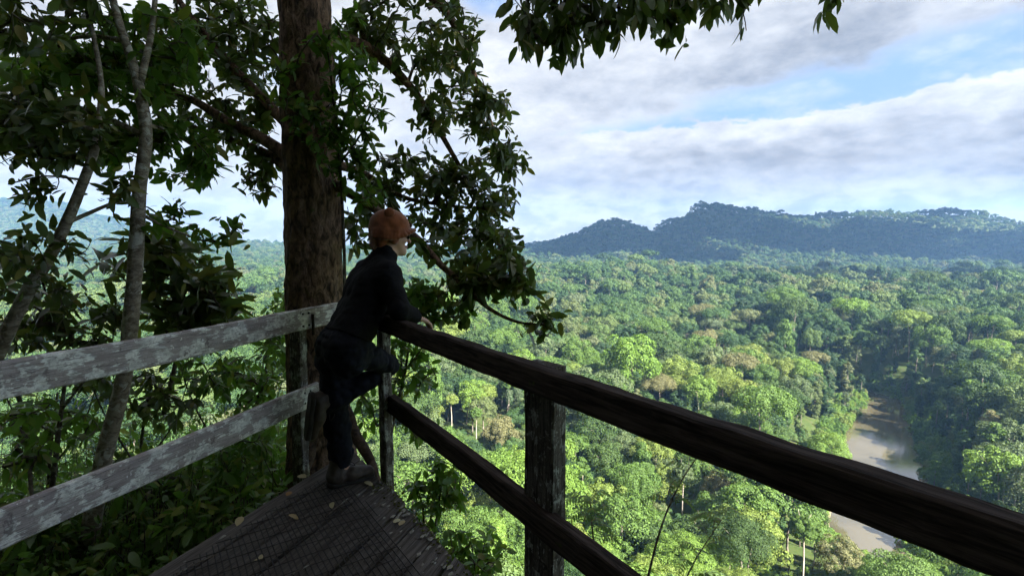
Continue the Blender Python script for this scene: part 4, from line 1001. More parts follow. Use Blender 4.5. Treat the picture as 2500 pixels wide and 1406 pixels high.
def overhanging():
    """the tree above the platform: its trunk stands on the hillside behind the camera"""
    T = [(2.6, -3.4, -.6, .26), (2.5, -3.3, 1.5, .23), (2.3, -3.1, 4.0, .20), (2.0, -2.8, 6.5, .16), (1.7, -2.4, 9.0, .10)]
    br = [[(2.35, -3.1, 3.4, .09), (2.0, -1.5, 3.9, .07), (1.4, .6, 3.9, .05), (.9, 2.2, 3.55, .03), (.55, 3.3, 3.3, .016), (.2, 4.0, 3.15, .008)],
          [(2.35, -3.1, 3.6, .08), (2.6, -1.0, 4.2, .06), (2.5, 1.2, 4.2, .04), (2.3, 2.8, 3.9, .02), (2.2, 3.7, 3.6, .01)],
          [(2.2, -3.0, 4.6, .09), (.5, -1.8, 5.2, .07), (-1.4, -.3, 5.4, .05), (-3.0, 1.0, 5.3, .03)],
          [(2.2, -3.0, 5.2, .08), (4.0, -1.8, 5.8, .06), (5.6, -.4, 5.8, .03)],
          [(2.1, -2.9, 5.8, .07), (1.2, -.5, 6.6, .05), (.4, 1.6, 6.4, .03)], [(2.2, -3, 4.8, .08), (.4, -3.6, 5.2, .05), (-2.4, -3.4, 5.2, .03)]]
    reg = [(1330, 30, 90, 80, 52, 3.3, 3.9), (1385, 80, 26, 50, 12, 3.3, 3.6), (1300, 75, 30, 35, 8, 3.3, 3.6), (1500, 22, 110, 70, 48, 3.2, 3.9), (1610, 25, 75, 62, 26, 3.0, 3.6), (1700, 5, 70, 40, 13, 3.0, 3.4), (1822, 35, 8, 45, 4, 3.0, 3.1), (2030, 5, 26, 22, 4, 3.0, 3.2), (1300, -150, 330, 95, 90, 3.2, 4.4), (1800, -240, 320, 90, 70, 3.0, 4.2)]
    g = np.random.default_rng(77)
    ex = np.stack([g.uniform(-5, 8, 800), g.uniform(-7, 2.0, 800), g.uniform(4.3, 8.8, 800)], -1)
    ex = ex[~((ex[:, 0] > 1.5) & (ex[:, 1] > -1.6)) & (ex[:, 2] > EYE + .55 * np.maximum(ex[:, 1], 0) * 1.25 + 1.2)]
    plant('overhanging_tree', 'tree leaning over the platform, only its drooping dark leaves show against the clouds', 'tree', [T], br, reg, .125, 6, .38, M_LEAF_DARK, M_BARK_BRANCH, 260, seed=15, droop_dir=-1.0, extra=None)
    # the rest of its crown, over the platform and behind
    V, Fq = quads(np.repeat(ex, 20, 0) + g.normal(0, .32, (len(ex) * 20, 3)), g.normal(0, .4, (len(ex) * 20, 3)) + [0, 0, 1], g.uniform(.18, .34, len(ex) * 20), 1.2, g)
    t = [o for o in COL.objects if o.name == 'overhanging_tree'][0]
    obj('crown', make_mesh('crown', V, [Fq], M_LEAF_DARK), t, kind='stuff')
overhanging()

def shrubs():
    plant('broadleaf_shrub', 'dense dark shrub with long broad leaves behind the slim upright trunk', 'shrub',
          [], [pl((400, 1010, 4.3, .022), (430, 880, 4.3, .018), (450, 760, 4.3, .014), (440, 640, 4.3, .008)), pl((430, 880, 4.3, .012), (500, 780, 4.2, .010), (540, 700, 4.2, .006)), pl((430, 860, 4.3, .010), (380, 760, 4.2, .008), (300, 680, 4.1, .005))],
          [(455, 690, 95, 95, 65, 3.9, 4.7), (400, 600, 75, 45, 20, 3.9, 4.4), (520, 730, 55, 60, 22, 3.9, 4.4), (280, 640, 55, 50, 9, 3.9, 4.3), (450, 790, 120, 30, 25, 3.8, 4.5)],
          .18, 8, .34, M_LEAF_DARK, M_BARK_BRANCH, 260, seed=21, droop_dir=.0)
    plant('sapling', 'thin leafy sapling growing just outside the corner post', 'sapling',
          [pl((935, 1290, 3.55, .016), (948, 1150, 3.55, .014), (958, 1040, 3.55, .012), (985, 930, 3.55, .010), (998, 850, 3.55, .008), (1015, 760, 3.55, .006), (1040, 700, 3.55, .004))],
          [pl((985, 930, 3.55, .006), (980, 880, 3.5, .004), (975, 820, 3.5, .003)), pl((990, 900, 3.55, .005), (1030, 850, 3.5, .004), (1060, 780, 3.5, .003))],
          [(1040, 705, 45, 30, 15, 3.4, 3.7), (1060, 760, 85, 40, 32, 3.4, 3.7), (1000, 740, 30, 30, 10, 3.4, 3.6), (985, 860, 40, 45, 16, 3.4, 3.7), (1040, 910, 45, 30, 10, 3.4, 3.7), (960, 940, 20, 30, 5, 3.45, 3.6), (1010, 960, 40, 25, 8, 3.5, 3.8), (905, 1010, 30, 60, 10, 3.6, 3.8), (1010, 1050, 40, 25, 8, 3.5, 3.8)],
          .085, 6, .46, M_LEAF_MID, M_BARK_BRANCH, 120, seed=22)
    plant('sapling', 'two-stemmed young sapling below the lower dark rail, sunlit slope behind', 'sapling',
          [pl((1035, 1420, 3.9, .014), (1062, 1290, 3.9, .011), (1075, 1200, 3.9, .009), (1085, 1130, 3.9, .005)), pl((1020, 1420, 3.9, .010), (1035, 1270, 3.9, .008), (1020, 1190, 3.9, .004))],
          [], [(1085, 1170, 42, 45, 25, 3.8, 4.0), (1020, 1190, 30, 30, 11, 3.8, 4.0), (1110, 1210, 28, 28, 10, 3.8, 4.0), (1055, 1240, 30, 25, 8, 3.8, 4.0), (1045, 1285, 30, 15, 4, 3.8, 4.0)],
          .10, 6, .44, M_LEAF_MID, M_BARK_BRANCH, 120, seed=23)
    plant('shrub', 'ragged leafy shrub at the foot of the middle post', 'shrub',
          [], [pl((1150, 1500, 3.6, .012), (1160, 1400, 3.6, .008), (1150, 1320, 3.6, .004)), pl((1190, 1500, 3.6, .010), (1205, 1380, 3.6, .006))],
          [(1150, 1330, 65, 35, 20, 3.4, 4.0), (1130, 1390, 70, 30, 20, 3.3, 3.9), (1210, 1370, 40, 40, 11, 3.4, 3.9), (1080, 1360, 30, 30, 6, 3.3, 3.6)], .09, 6, .46, M_LEAF_MID, M_BARK_BRANCH, 90, seed=24)
    plant('shrub', 'low bright shrub showing through the gap between trunk and lichened railing', 'shrub',
          [], [pl((640, 1080, 5.2, .02), (650, 900, 5.2, .014), (670, 780, 5.2, .006))], [(675, 740, 30, 40, 15, 4.9, 5.5), (640, 790, 60, 30, 20, 4.9, 5.6), (670, 870, 45, 60, 30, 4.8, 5.6), (590, 800, 50, 25, 12, 4.9, 5.6)], .13, 7, .36, M_LEAF_LIGHT, M_BARK_BRANCH, 120, seed=25)
    plant('shrub', 'small-leaved shrub half hiding the foot of the leaning trunk', 'shrub',
          [], [pl((120, 1250, 3.6, .02), (150, 1000, 3.6, .014), (170, 850, 3.6, .008)), pl((150, 1000, 3.6, .01), (260, 860, 3.6, .006), (280, 800, 3.6, .003))],
          [(180, 800, 120, 60, 42, 3.3, 4.0), (60, 800, 90, 60, 28, 3.3, 3.9), (270, 760, 50, 30, 10, 3.4, 3.8), (120, 730, 80, 40, 15, 3.3, 3.8)], .10, 7, .40, M_LEAF_DARK, M_BARK_BRANCH, 160, seed=26)
shrubs()

def fern_sapling():
    """sapling with feather-shaped compound leaves beside the middle post"""
    g = np.random.default_rng(31)
    t = thing('sapling', 'sapling with feathery compound leaves beside the middle post', 'sapling', tuple(at(1560, 1500, 5.0)))
    st = [pl((1560, 1500, 5.0, .016), (1610, 1300, 5.0, .011), (1660, 1180, 5.0, .008), (1720, 1090, 5.0, .005)), pl((1470, 1500, 4.8, .014), (1450, 1330, 4.8, .009), (1440, 1220, 4.8, .006)), pl((1640, 1500, 5.2, .012), (1690, 1380, 5.2, .008), (1760, 1270, 5.2, .004))]
    ends = []
    for s in st:
        c = curve(s, 24); mb = MB(); mb.add(*tube(c[:, :3], c[:, 3], 7)); obj('stem', mb.mesh('stem', M_BARK_BRANCH, True), t); ends += [c[q, :3] for q in (12, 15, 18, 20, 22, 23)]
    P, D, N, L, mb = [], [], [], [], MB()
    for e in ends:
        for q in range(2):
            a = g.uniform(0, 6.28); d = np.array([np.cos(a), np.sin(a) * .6, .25]); ln = g.uniform(.24, .40)
            R_ = curve([e, e + d * ln * .5 + [0, 0, .05], e + d * ln - [0, 0, .08]], 12); mb.add(*tube(R_, .0025, 4))
            side = unit(np.cross(d, [0, 0, 1]))
            for j in range(2, 12):
                for sg in (-1, 1): P.append(R_[j]); D.append(side * sg + unit(d) * .45 + [0, 0, -.25]); N.append([0, 0, 1] + g.normal(0, .15, 3)); L.append(.082 * (1 - .4 * abs(j - 6) / 6))
    obj('stalks', mb.mesh('stalks', M_TWIG), t, kind='stuff')
    V, t3, q4 = leaves(np.array(P), np.array(D), np.array(N), np.array(L), .26, .1, .2)
    obj('foliage', make_mesh('foliage', V, [t3, q4], M_LEAF_MID, True), t, kind='stuff')
fern_sapling()

def thicket():
    """three ragged bushes crowding against the outside of the lichened railing"""
    mk = lambda name, lab, x, reg, leaf, mat, seed: plant(name, lab, 'shrub', [], [pl((x, 1500, 4.4, .018), (x + 10, 1150, 4.4, .014), (x + 30, 960, 4.4, .008)), pl((x + 10, 1150, 4.4, .010), (x - 70, 1020, 4.3, .007), (x - 110, 930, 4.2, .004)), pl((x + 10, 1150, 4.4, .010), (x + 90, 1040, 4.5, .007), (x + 130, 930, 4.5, .004))], reg, leaf, 8, .38, mat, M_BARK_BRANCH, 150, seed=seed)
    mk('shrub', 'dark bush filling the gap between the two lichened boards beside the pale railing post', 560, [(600, 930, 90, 60, 48, 3.9, 5.0), (500, 920, 110, 45, 46, 3.9, 5.2), (600, 1120, 80, 60, 26, 3.7, 4.6), (640, 1010, 40, 60, 18, 4.2, 5.0)], .10, M_LEAF_MID, 61)
    mk('shrub', 'dark bush behind the foot of the upright slim trunk', 330, [(330, 960, 110, 55, 40, 3.7, 4.8), (420, 1010, 80, 40, 18, 3.8, 4.8), (340, 1180, 130, 60, 40, 3.3, 4.2), (230, 920, 70, 40, 18, 3.7, 4.6)], .10, M_LEAF_DARK, 62)
    mk('shrub', 'dark bush under the leaning trunk, behind the lower lichened board', 110, [(90, 1010, 110, 60, 36, 3.2, 4.2), (60, 1110, 90, 40, 22, 3.1, 3.9), (200, 1040, 60, 50, 14, 3.4, 4.3), (110, 1300, 120, 50, 30, 2.9, 3.5)], .10, M_LEAF_MID, 63)
    plant('palm_seedling', 'seedling with long strap leaves under the lower lichened board', 'seedling', [], [pl((600, 1330, 3.9, .012), (580, 1200, 3.9, .008), (560, 1140, 3.9, .004))], [(565, 1130, 60, 30, 8, 3.7, 4.1)], .34, 5, .14, M_LEAF_MID, M_BARK_BRANCH, 40, seed=64, droop_dir=-.1)
thicket()

def ground_cover():
    """the tangle of low plants under the lichened railing"""
    g = np.random.default_rng(41); n = 8000
    az = np.radians(g.uniform(-62, -13, n)); r = g.uniform(2.3, 13, n) ** 1.0
    x = r * np.sin(az); y = r * np.cos(az)
    ok = (np.dot(np.stack([x, y], -1) - L0[:2], LN[:2]) > .16) | (y > 3.9); x, y, r = x[ok], y[ok], r[ok]; n = len(x)
    patch = fbm(np.stack([x * .5, y * .5, x * 0], -1), 8, 3)
    h = np.clip(g.uniform(0, 1, n) ** 1.3 * (.75 + .9 * patch) * np.interp(r, [2, 4, 8, 14], [.6, 1.0, 1.6, 2.6]), .02, None)
    z0 = ground_z(x, y); C = np.stack([x, y, z0 + h], -1)
    px, py, dep = project(C); lim = np.interp(px, [0, 250, 600, 700], [870, 850, 820, 810]); ok = py > lim; C = C[ok]; z0 = z0[ok]; h = h[ok]; n = len(C)
    per = 11; ci = np.repeat(np.arange(n), per); m = n * per
    rnd = unit(g.normal(size=(m, 3))); D = rnd + [0, 0, -.1]; P = C[ci] + rnd * .06
    sz = np.where(g.random(n) < .15, .12, .07)[ci] * g.uniform(.6, 1.3, m)
    N = unit(np.array([0, 0, .8]) + g.normal(0, .45, (m, 3)))
    V, t3, q4 = leaves(P, D, N, sz, .38, .15, g.uniform(.05, .4, m))
    mb = MB()
    for q in range(n):
        b = C[q] * [1, 1, 0] + [g.normal(0, .1), g.normal(0, .1), z0[q] - .1]
        if h[q] > .15: mb.add(*tube(np.stack([b, lerp(b, C[q], .5) + g.normal(0, .05, 3), C[q]]), np.array([.006, .005, .003]), 3, None, False))
    k = mb.n; Vt = np.concatenate(mb.V); Ft = np.concatenate(mb.F[4])
    me = make_mesh('ground_plants', np.vstack([Vt, V]), [Ft, q4 + k, t3 + k], M_TWIG, True); me.materials.append(M_LEAF_MID)
    mi = np.ones(len(me.polygons), np.int32); mi[:len(Ft)] = 0; me.polygons.foreach_set('material_index', mi)
    obj('ground_plants', me, kind='stuff')
ground_cover()
print('plants done', round(time.time() - T0, 1))

def litter():
    g = np.random.default_rng(51); protos = leaf_proto(.5, M_LEAF_DEAD)
    spots = [(705, 1255, .065, 'large curled tan leaf lying in the middle of the deck', 1), (700, 1210, .065, 'yellowish dead leaf close to the standing boot', 0),
             (590, 1260, .08, 'bleached narrow leaf at the deck edge under the lichened railing', 0), (810, 1225, .06, 'small pale leaf on the wire mesh', 0), (748, 1165, .08, 'pale leaf near the foot of the pale railing post', 0),
             (890, 1175, .07, 'whitish leaf under the toe of the boot', 0), (960, 1275, .05, 'small yellow leaf on the edge of the deck', 0), (640, 1365, .08, 'dull brown leaf on the mesh near the camera', 2), (975, 1282, .06, 'greyish leaf on the outer planks', 0)]
    for a, b, L, lab, v in spots:
        p = onz(a, b, .014); th = g.uniform(0, 6.28)
        o = obj('fallen_leaf', protos[v], None, Matrix.Translation(p) @ Matrix.Rotation(th, 4, 'Z') @ Matrix.Rotation(g.normal(0, .15), 4, 'X') @ Matrix.Diagonal((L, L, L, 1)))
        tag(o, lab, 'leaf', 'dead leaves on the deck')
    for (a, b, c, d), lab in (((430, 1400, 530, 1352), 'long thin twig on the deck close to the camera'), ((712, 1402, 765, 1374), 'short pale twig on the wire mesh'), ((795, 1260, 850, 1215), 'slender twig lying across the deck toward the boot')):
        P = curve([onz(a, b, .016), onz((a + c) / 2 + 3, (b + d) / 2 - 3, .018), onz(c, d, .016)], 9)
        mb = MB(); mb.add(*tube(P, np.linspace(.004, .0025, 9), 6)); o = obj('twig', mb.mesh('twig', M_BARK_BRANCH, True)); tag(o, lab, 'twig', 'twigs on the deck')
litter()

# ------------------------------------------------------------------ the person
import openvdb
def sdf_mesh(name, prims, vox, mat, cuts=(), noise=None, bg=.06):
    P = []
    for p in prims:
        if p[0] == 'c': a, b, ra, rb = map(np.asarray, p[1:5]); r = max(ra, rb); P.append((np.minimum(a, b) - r, np.maximum(a, b) + r))
        else: c = np.asarray(p[1]); r = max(p[2]); P.append((c - r, c + r))
    lo = np.min([q[0] for q in P], 0) - .05; hi = np.max([q[1] for q in P], 0) + .05
    n = np.ceil((hi - lo) / vox).astype(int) + 1
    ax = [lo[i] + vox * np.arange(n[i]) for i in range(3)]
    D = np.full(n, bg, np.float32)
    for p, (a, b) in zip(prims, P):
        k = p[-1]; m = bg + k + vox
        i0 = np.clip(((a - m - lo) / vox).astype(int), 0, n); i1 = np.clip(((b + m - lo) / vox).astype(int) + 2, 0, n)
        sl = tuple(slice(i0[q], i1[q]) for q in range(3))
        X = np.stack(np.meshgrid(*[ax[q][sl[q]] for q in range(3)], indexing='ij'), -1).astype(np.float32)
        if p[0] == 'c':
            A, B, ra, rb = p[1:5]; A = np.asarray(A); ba = np.asarray(B) - A; t = np.clip(((X - A) @ ba) / (ba @ ba + 1e-9), 0, 1)
            d = np.linalg.norm(X - A - t[..., None] * ba, axis=-1) - (ra + (rb - ra) * t)
        else:
            c, rad, Rm = p[1:4]; q = (X - np.asarray(c)) @ np.asarray(Rm).T if Rm is not None else X - np.asarray(c)
            rad = np.asarray(rad); k0 = np.linalg.norm(q / rad, axis=-1); k1 = np.linalg.norm(q / rad ** 2, axis=-1) + 1e-9; d = k0 * (k0 - 1) / k1
        E_ = D[sl]; h = np.clip(.5 + .5 * (E_ - d) / k, 0, 1); D[sl] = E_ * (1 - h) + d * h - k * h * (1 - h)
    if noise is not None:
        m = np.abs(D) < .03; ix = np.argwhere(m); Q = lo + ix * vox; D[m] += noise(Q)
    for (pt, nr) in cuts:
        X = sum((ax[q].reshape([-1 if w == q else 1 for w in range(3)]) - pt[q]) * nr[q] for q in range(3)); D = np.maximum(D, X)
    D[[0, -1]] = bg; D[:, [0, -1]] = bg; D[:, :, [0, -1]] = bg
    g = openvdb.FloatGrid(bg); g.copyFromArray(np.ascontiguousarray(D.astype(np.float32)))
    pts, tri, quad = g.convertToPolygons(isovalue=0.0, adaptivity=0.0)
    V = np.asarray(pts, float) * vox + lo; fs = [f for f in (np.asarray(tri, int).reshape(-1, 3), np.asarray(quad, int).reshape(-1, 4)) if len(f)]
    vol = 0
    for f in fs: vol += np.einsum('ij,ij->i', V[f[:, 0]], np.cross(V[f[:, 1]], V[f[:, 2]])).sum()
    if vol < 0: fs = [f[:, ::-1] for f in fs]
    me = make_mesh(name, V, fs, mat, True); return me

def build_person():
    fwd = RN; rgt = RD; up = np.array([0, 0, 1.0])
    skin = plain_material('skin', (0.52, 0.30, 0.22), 0.5, 0.4, 30, 0.08)
    black = plain_material('black_sweater', (0.0065, 0.0065, 0.008), 0.9, 0.15, 60, 0.3, 0.2)
    navy = plain_material('dark_trousers', (0.0065, 0.0072, 0.0125), 0.85, 0.15, 50, 0.3, 0.2)
    leather = plain_material('boot_leather', (0.05, 0.037, 0.03), 0.6, 0.3, 25, 0.35, 0.3)
    soleM = plain_material('boot_sole', (0.03, 0.026, 0.022), 0.8, 0.2, 30, 0.3)
    rust = plain_material('hat_fabric', (0.205, 0.062, 0.022), 0.95, 0.1, 22, 0.28, 0.3, .4)
    rustd = plain_material('hat_ear', (0.05, 0.028, 0.02), 0.95, 0.1, 30, 0.3)
    hairM = plain_material('hair', (0.20, 0.10, 0.06), 0.6, 0.4, 60, 0.4)
    pel = at(842, 838, 2.80); hipR = pel + rgt * .085 - up * .02; hipL = pel - rgt * .085 - up * .02
    kneeR = at(950, 890, 3.02); ankR = at(803, 982, 2.85)
    heel = onz(812, 1187, 0); toe = onz(915, 1160, 0); fd = unit(toe - heel)
    ankL = heel + fd * .055 + up * .115; kneeL = at(822, 985, 2.93)
    chest = at(912, 690, 2.945); neck0 = at(938, 628, 2.965)
    shC = at(922, 655, 2.955); shR = shC + rgt * .155 - up * .035; shL = shC - rgt * .165 - up * .03
    elR = at(976, 768, 2.735); elR[2] = 1.055; wrR = at(1011, 772, 2.83); haR = at(1018, 780, 2.86)
    elL = shL + np.array([.02, .05, -.24]); wrL = elR - rgt * .22 + fwd * .03; wrL[2] = 1.05; haL = wrL + fwd * .06 - rgt * .03
    headC = at(955, 574, 3.0); f = unit(np.array([.93, .36, -.10])); u = unit(np.array([.08, .03, 1.0])); r = np.cross(f, u); u = np.cross(r, f)
    Hm = np.stack([f, r, u])
    def h(a, b, c): return headC + f * a + r * b + u * c
    body = [('e', h(-.012, 0, .022), (.098, .076, .112), Hm, .02), ('c', h(.02, 0, -.03), h(.066, 0, -.085), .058, .027, .03), ('c', h(.03, .035, -.035), h(.055, .012, -.08), .03, .02, .03), ('c', h(.03, -.035, -.035), h(.055, -.012, -.08), .03, .02, .03),
            ('c', h(.082, 0, .005), h(.107, 0, -.028), .009, .0125, .012), ('c', h(.088, .010, -.064), h(.088, -.010, -.064), .008, .008, .008), ('e', h(.075, 0, -.095), (.018, .02, .015), Hm, .015),
            ('e', h(.068, .04, -.022), (.022, .018, .018), Hm, .02), ('e', h(.068, -.04, -.022), (.022, .018, .018), Hm, .02), ('e', h(0, .076, -.012), (.018, .008, .03), Hm, .006), ('e', h(0, -.076, -.012), (.018, .008, .03), Hm, .006),
            ('c', h(-.022, 0, -.05), neck0, .052, .058, .03)]
    torso = []
    def ribbon(a, b, wa, wb, da, db, k=.04):
        for s in (-1, -.33, .33, 1): torso.append(('c', a + rgt * wa * s, b + rgt * wb * s, da, db, k))
    ribbon(pel - up * .0, lerp(pel, chest, .4), .080, .066, .094, .078)
    ribbon(lerp(pel, chest, .35), chest, .068, .088, .082, .092)
    ribbon(chest, shC - up * .02, .088, .085, .092, .060)
    torso.append(('c', pel + rgt * .06 - fwd * .032 - up * .03, hipR - up * .06 - fwd * .015, .094, .086, .05)); torso.append(('c', pel - rgt * .06 - fwd * .032 - up * .03, hipL - up * .08 - fwd * .03, .094, .092, .05))
    torso.append(('c', shC - up * .02, neck0 + unit(neck0 - shC + up * .3) * .012, .075, .060, .04)); torso.append(('c', shR, shL, .062, .062, .05))
    back = lerp(pel, shC, .74) - fwd * .028; torso.append(('c', back + rgt * .07, back - rgt * .07, .062, .062, .05))
    armR = [('c', shR, elR, .056, .043, .03), ('c', elR, wrR, .043, .028, .02)]
    armL = [('c', shL, elL, .055, .043, .03), ('c', elL, wrL, .042, .028, .02)]
    legR = [('c', hipR, kneeR, .084, .056, .035), ('c', kneeR - up * .016, ankR - up * .008, .047, .036, .010), ('e', lerp(kneeR, ankR, .35) - up * .018, (.055, .05, .042), None, .03)]
    legL = [('c', hipL - fwd * .02, kneeL - fwd * .02, .094, .066, .05), ('c', kneeL, ankL, .056, .042, .03), ('e', lerp(kneeL, ankL, .3) - fwd * .02, (.052, .055, .085), None, .04)]
    def hand(w, a, side):
        out = []; d = unit(a - w); nrm = unit(np.cross(d, side)); palm = w + d * .05
        for s in (-.03, -.01, .01, .03): out.append(('c', w + side * s * .7 + d * .01, palm + side * s + d * .04, .014, .012, .012))
        for s, l in ((-.030, .058), (-.010, .072), (.010, .078), (.030, .070)):
            b = palm + side * s + d * .04; m1 = b + d * l * .45 - up * l * .22; m2 = m1 + d * l * .2 - up * l * .35; e = m2 - d * l * .12 - up * l * .22
            out += [('c', b, m1, .0095, .009, .004), ('c', m1, m2, .009, .0085, .003), ('c', m2, e, .0085, .0075, .003)]
        b = w + d * .025 + side * .033; m1 = b + side * .028 + d * .03 - up * .008; out += [('c', b, m1, .012, .010, .006), ('c', m1, m1 + d * .03 - side * .008 - up * .012, .010, .008, .003)]
        return out
    sd = unit(rgt * .9 - up * .1)
    hands = hand(wrR, haR + fwd * .03, -sd) + hand(wrL, haL, sd)
    footL = [('c', ankL, heel + fd * .04 + up * .04, .04, .036, .02), ('c', heel + fd * .05 + up * .045, toe - fd * .04 + up * .035, .036, .03, .02)]
    dn = unit(np.array([-.06, .10, -1.0])); hb = ankR - unit(kneeR - ankR) * .05
    dR = unit(dn + unit(ankR - kneeR) * .15); upR = unit(unit(kneeR - ankR) - dR * np.dot(unit(kneeR - ankR), dR)); hb = ankR - upR * .05
    footR = [('c', ankR, hb, .036, .032, .02), ('c', hb, hb + dR * .10 - upR * .01, .032, .026, .02)]
    t = thing('person', 'person in black with a rust-brown eared hat, one knee on the lower rail', 'person', tuple(heel))
    obj('body', sdf_mesh('body', body + torso + armR + armL + legR + legL + hands + footL + footR, .0055, skin), t)
    def grow_(pr, e): return [(p[0], p[1], p[2], p[3] + e, p[4] + e, p[5]) if p[0] == 'c' else (p[0], p[1], tuple(q + e for q in p[2]), p[3], p[4]) for p in pr]
    def folds(amp, sc, sd_): return lambda Q: (amp * (np.abs(vnoise(Q * sc, sd_)) * -1.6 + .5) + amp * .5 * vnoise(Q * 40, sd_ + 1)).astype(np.float32)
    waist = lerp(pel, chest, .10); axis = unit(chest - pel)
    armR_s = [('c', shR, elR, .056, .043, .03), ('c', elR, lerp(elR, wrR, .97), .043, .032, .02)]
    armL_s = [('c', shL, elL, .055, .043, .03), ('c', elL, lerp(elL, wrL, .97), .043, .032, .02)]
    sw = sdf_mesh('sweater', grow_([q for q in torso] + armR_s + armL_s, .013), .006, black, [(waist, -axis)], folds(.005, [12, 12, 20], 3))
    obj('sweater', sw, t)
    mb = MB(); a = np.linspace(0, 2 * np.pi, 17)
    nd = unit(neck0 - shC + up * .3); e1 = unit(np.cross(nd, rgt)); e2 = np.cross(nd, e1)
    ring = neck0 + nd * -.004 + (np.cos(a)[:, None] * e1 + np.sin(a)[:, None] * e2) * .062
    mb.add(*tube(ring, .013, 8, None, False)); obj('collar', mb.mesh('collar', black, True), t)
    tr = sdf_mesh('trousers', grow_([q for q in torso[:4]] + torso[12:14] + legR + [('c', lerp(kneeR, ankR, .5), lerp(kneeR, ankR, .88), .050, .058, .03)] + legL + [('c', lerp(kneeL, ankL, .3), lerp(kneeL, ankL, .82), (.052), .060, .04)], .007), .006, navy, [(lerp(pel, chest, .16), axis), (ankL - up * .005, -up)], folds(.008, [16, 16, 26], 9))
    obj('trousers', tr, t)
    lab = lerp(pel, chest, .12) - fwd * .122 + rgt * .05; obj('label_patch', beam_mesh('label_patch', .03, .004, .014, plain_material('patch', (.10, .10, .10)), 1, segs=2), t, frame_matrix(lab, rgt))
    def boot(ank, hl, d, upv, shin):
        side = unit(np.cross(d, upv)); pr = []
        for s in (-1, 1): pr += [('c', hl + d * .03 + upv * .05 + side * .016 * s, hl + d * .13 + upv * .052 + side * .02 * s, .036, .038, .03), ('c', hl + d * .13 + upv * .048 + side * .02 * s, hl + d * .235 + upv * .036 + side * .014 * s, .036, .026, .03)]
        pr += [('c', hl + d * .045 + upv * .06, ank + shin * .09, .05, .055, .03)]
        b = obj('boot', sdf_mesh('boot', pr, .005, leather, [(ank + shin * .095, shin), (hl + upv * .014, -upv)], folds(.0025, [30, 30, 30], 5)), t)
        so = [('c', hl + d * .025 + side * .014 * s + upv * .012, hl + d * .10 + side * .012 * s + upv * .012, .036, .034, .02) for s in (-1, 1)] + [('c', hl + d * .14 + side * .018 * s + upv * .012, hl + d * .235 + side * .012 * s + upv * .012, .038, .03, .02) for s in (-1, 1)]
        obj('sole', sdf_mesh('sole', so, .005, soleM, [(hl + upv * .022, upv), (hl - upv * .004, -upv)]), b)
        mb = MB()
        for q in range(4):
            c = hl + d * (.10 + .025 * q) + upv * (.105 - .013 * q); mb.add(*tube(curve([c - side * .03 - upv * .014, c + upv * .004, c + side * .03 - upv * .014], 6), .003, 5))
        c = hl + d * .09 + upv * .112
        for s in (-1, 1): mb.add(*tube(curve([c, c + side * .03 * s + d * .02 + upv * .025, c + side * .05 * s + d * .05, c + side * .015 * s + d * .02], 10), .0025, 5))
        obj('laces', mb.mesh('laces', soleM, True), b)
    boot(ankL, heel - fd * .02 + up * .006, fd, up, unit(kneeL - ankL))
    dR = unit(dn + unit(ankR - kneeR) * .15); upR = unit(unit(kneeR - ankR) - dR * np.dot(unit(kneeR - ankR), dR))
    boot(ankR, ankR - upR * .105 - dR * .05, dR, upR, unit(kneeR - ankR))
    # hat: soft dome with a turned-up brim, a neck flap and two round ears
    hat = [('e', h(-.014, 0, .052), (.116, .094, .098), Hm, .02), ('c', h(-.05, .055, .0), h(-.06, .045, -.055), .045, .035, .03), ('c', h(-.05, -.055, .0), h(-.06, -.045, -.055), .045, .035, .03), ('c', h(-.075, 0, .0), h(-.082, 0, -.06), .045, .036, .04), ('c', h(.02, .07, .02), h(.01, .072, -.03), .03, .026, .02), ('c', h(.02, -.07, .02), h(.01, -.072, -.03), .03, .026, .02)]
    ring = []
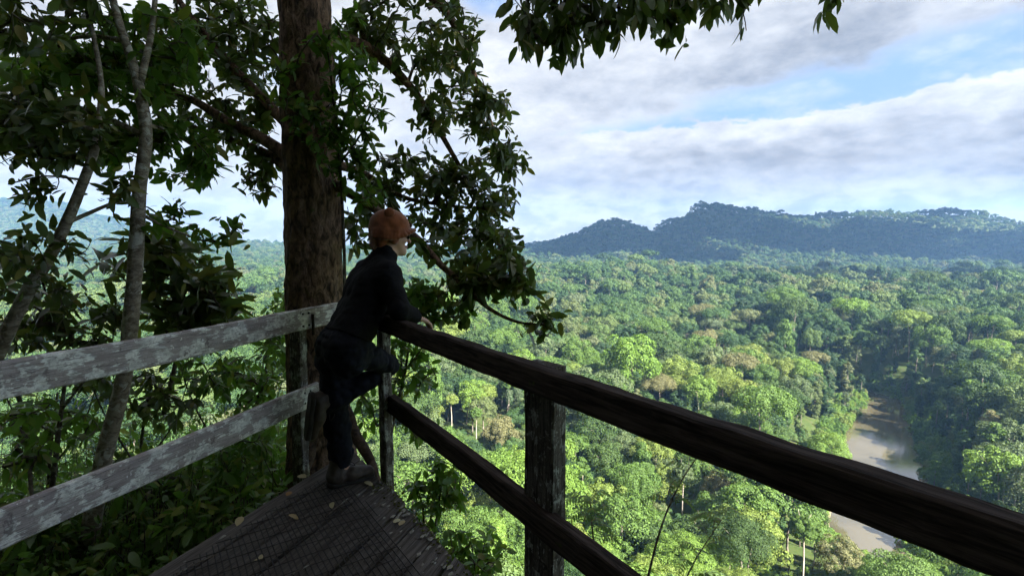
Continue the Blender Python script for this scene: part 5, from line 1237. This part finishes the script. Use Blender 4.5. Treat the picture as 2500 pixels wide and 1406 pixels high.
    for q in np.radians(np.arange(-150, 151, 10)):
        fr = max(0.0, math.cos(q)) ** 2; ow = unit(f * math.cos(q) + r * math.sin(q)); b0 = h(-.014 + .104 * math.cos(q), .085 * math.sin(q), .018 + .022 * fr)
        ring.append((b0, b0 + ow * (.006 + .012 * fr) - u * (.020 - .016 * fr), b0 + ow * (.012 + .030 * fr) - u * (.038 - .042 * fr)))
    for (p0, p1, p2), (q0, q1, q2) in zip(ring, ring[1:]): hat += [('c', p0, q0, .012, .012, .012), ('c', p1, q1, .010, .010, .010), ('c', p2, q2, .008, .008, .008), ('c', p0, p2, .011, .008, .010)]
    obj('hat', sdf_mesh('hat', hat, .005, rust, (), folds(.0015, [18, 18, 18], 13)), t)
    ho = [o for o in t.children if o.name == 'hat'][0]
    for s in (-1, 1):
        c = h(.005, -.062 * s, .135); ear = [('e', c, (.014, .030, .028), Hm, .01)]
        if s > 0: c = h(-.03, .072, .122); ear = [('e', c, (.030, .014, .030), Hm, .01)]
        else: c = h(.104, -.015, .066); ear = [('e', c, (.012, .022, .022), Hm, .01), ('e', c + u * .004, (.016, .012, .012), Hm, .01)]
        obj('ear', sdf_mesh('ear', ear, .004, rust if s > 0 else rustd), ho)
    obj('hair', sdf_mesh('hair', [('c', h(-.07, .05, -.03), h(-.085, .045, -.09), .026, .014, .02), ('c', h(-.08, 0, -.03), h(-.09, 0, -.085), .03, .016, .02), ('c', h(-.07, -.05, -.03), h(-.085, -.045, -.09), .026, .014, .02)], .005, hairM), t)
    # face details
    dk = plain_material('dark_lens', (.012, .011, .012), .15, .6)
    for s in (-1, 1):
        gl = [('e', h(.093, .033 * s, .004), (.008, .027, .022), Hm, .006), ('c', h(.088, .058 * s, .008), h(.01, .080 * s, .010), .0035, .003, .004)]
        obj('sunglasses', sdf_mesh('sunglasses', gl, .003, dk), t)
    obj('mouth', sdf_mesh('mouth', [('c', h(.090, .022, -.056), h(.094, 0, -.062), .005, .006, .004), ('c', h(.090, -.022, -.056), h(.094, 0, -.062), .005, .006, .004)], .003, plain_material('lips', (.42, .17, .13), .45)), t)
build_person()
print('person done', round(time.time() - T0, 1))
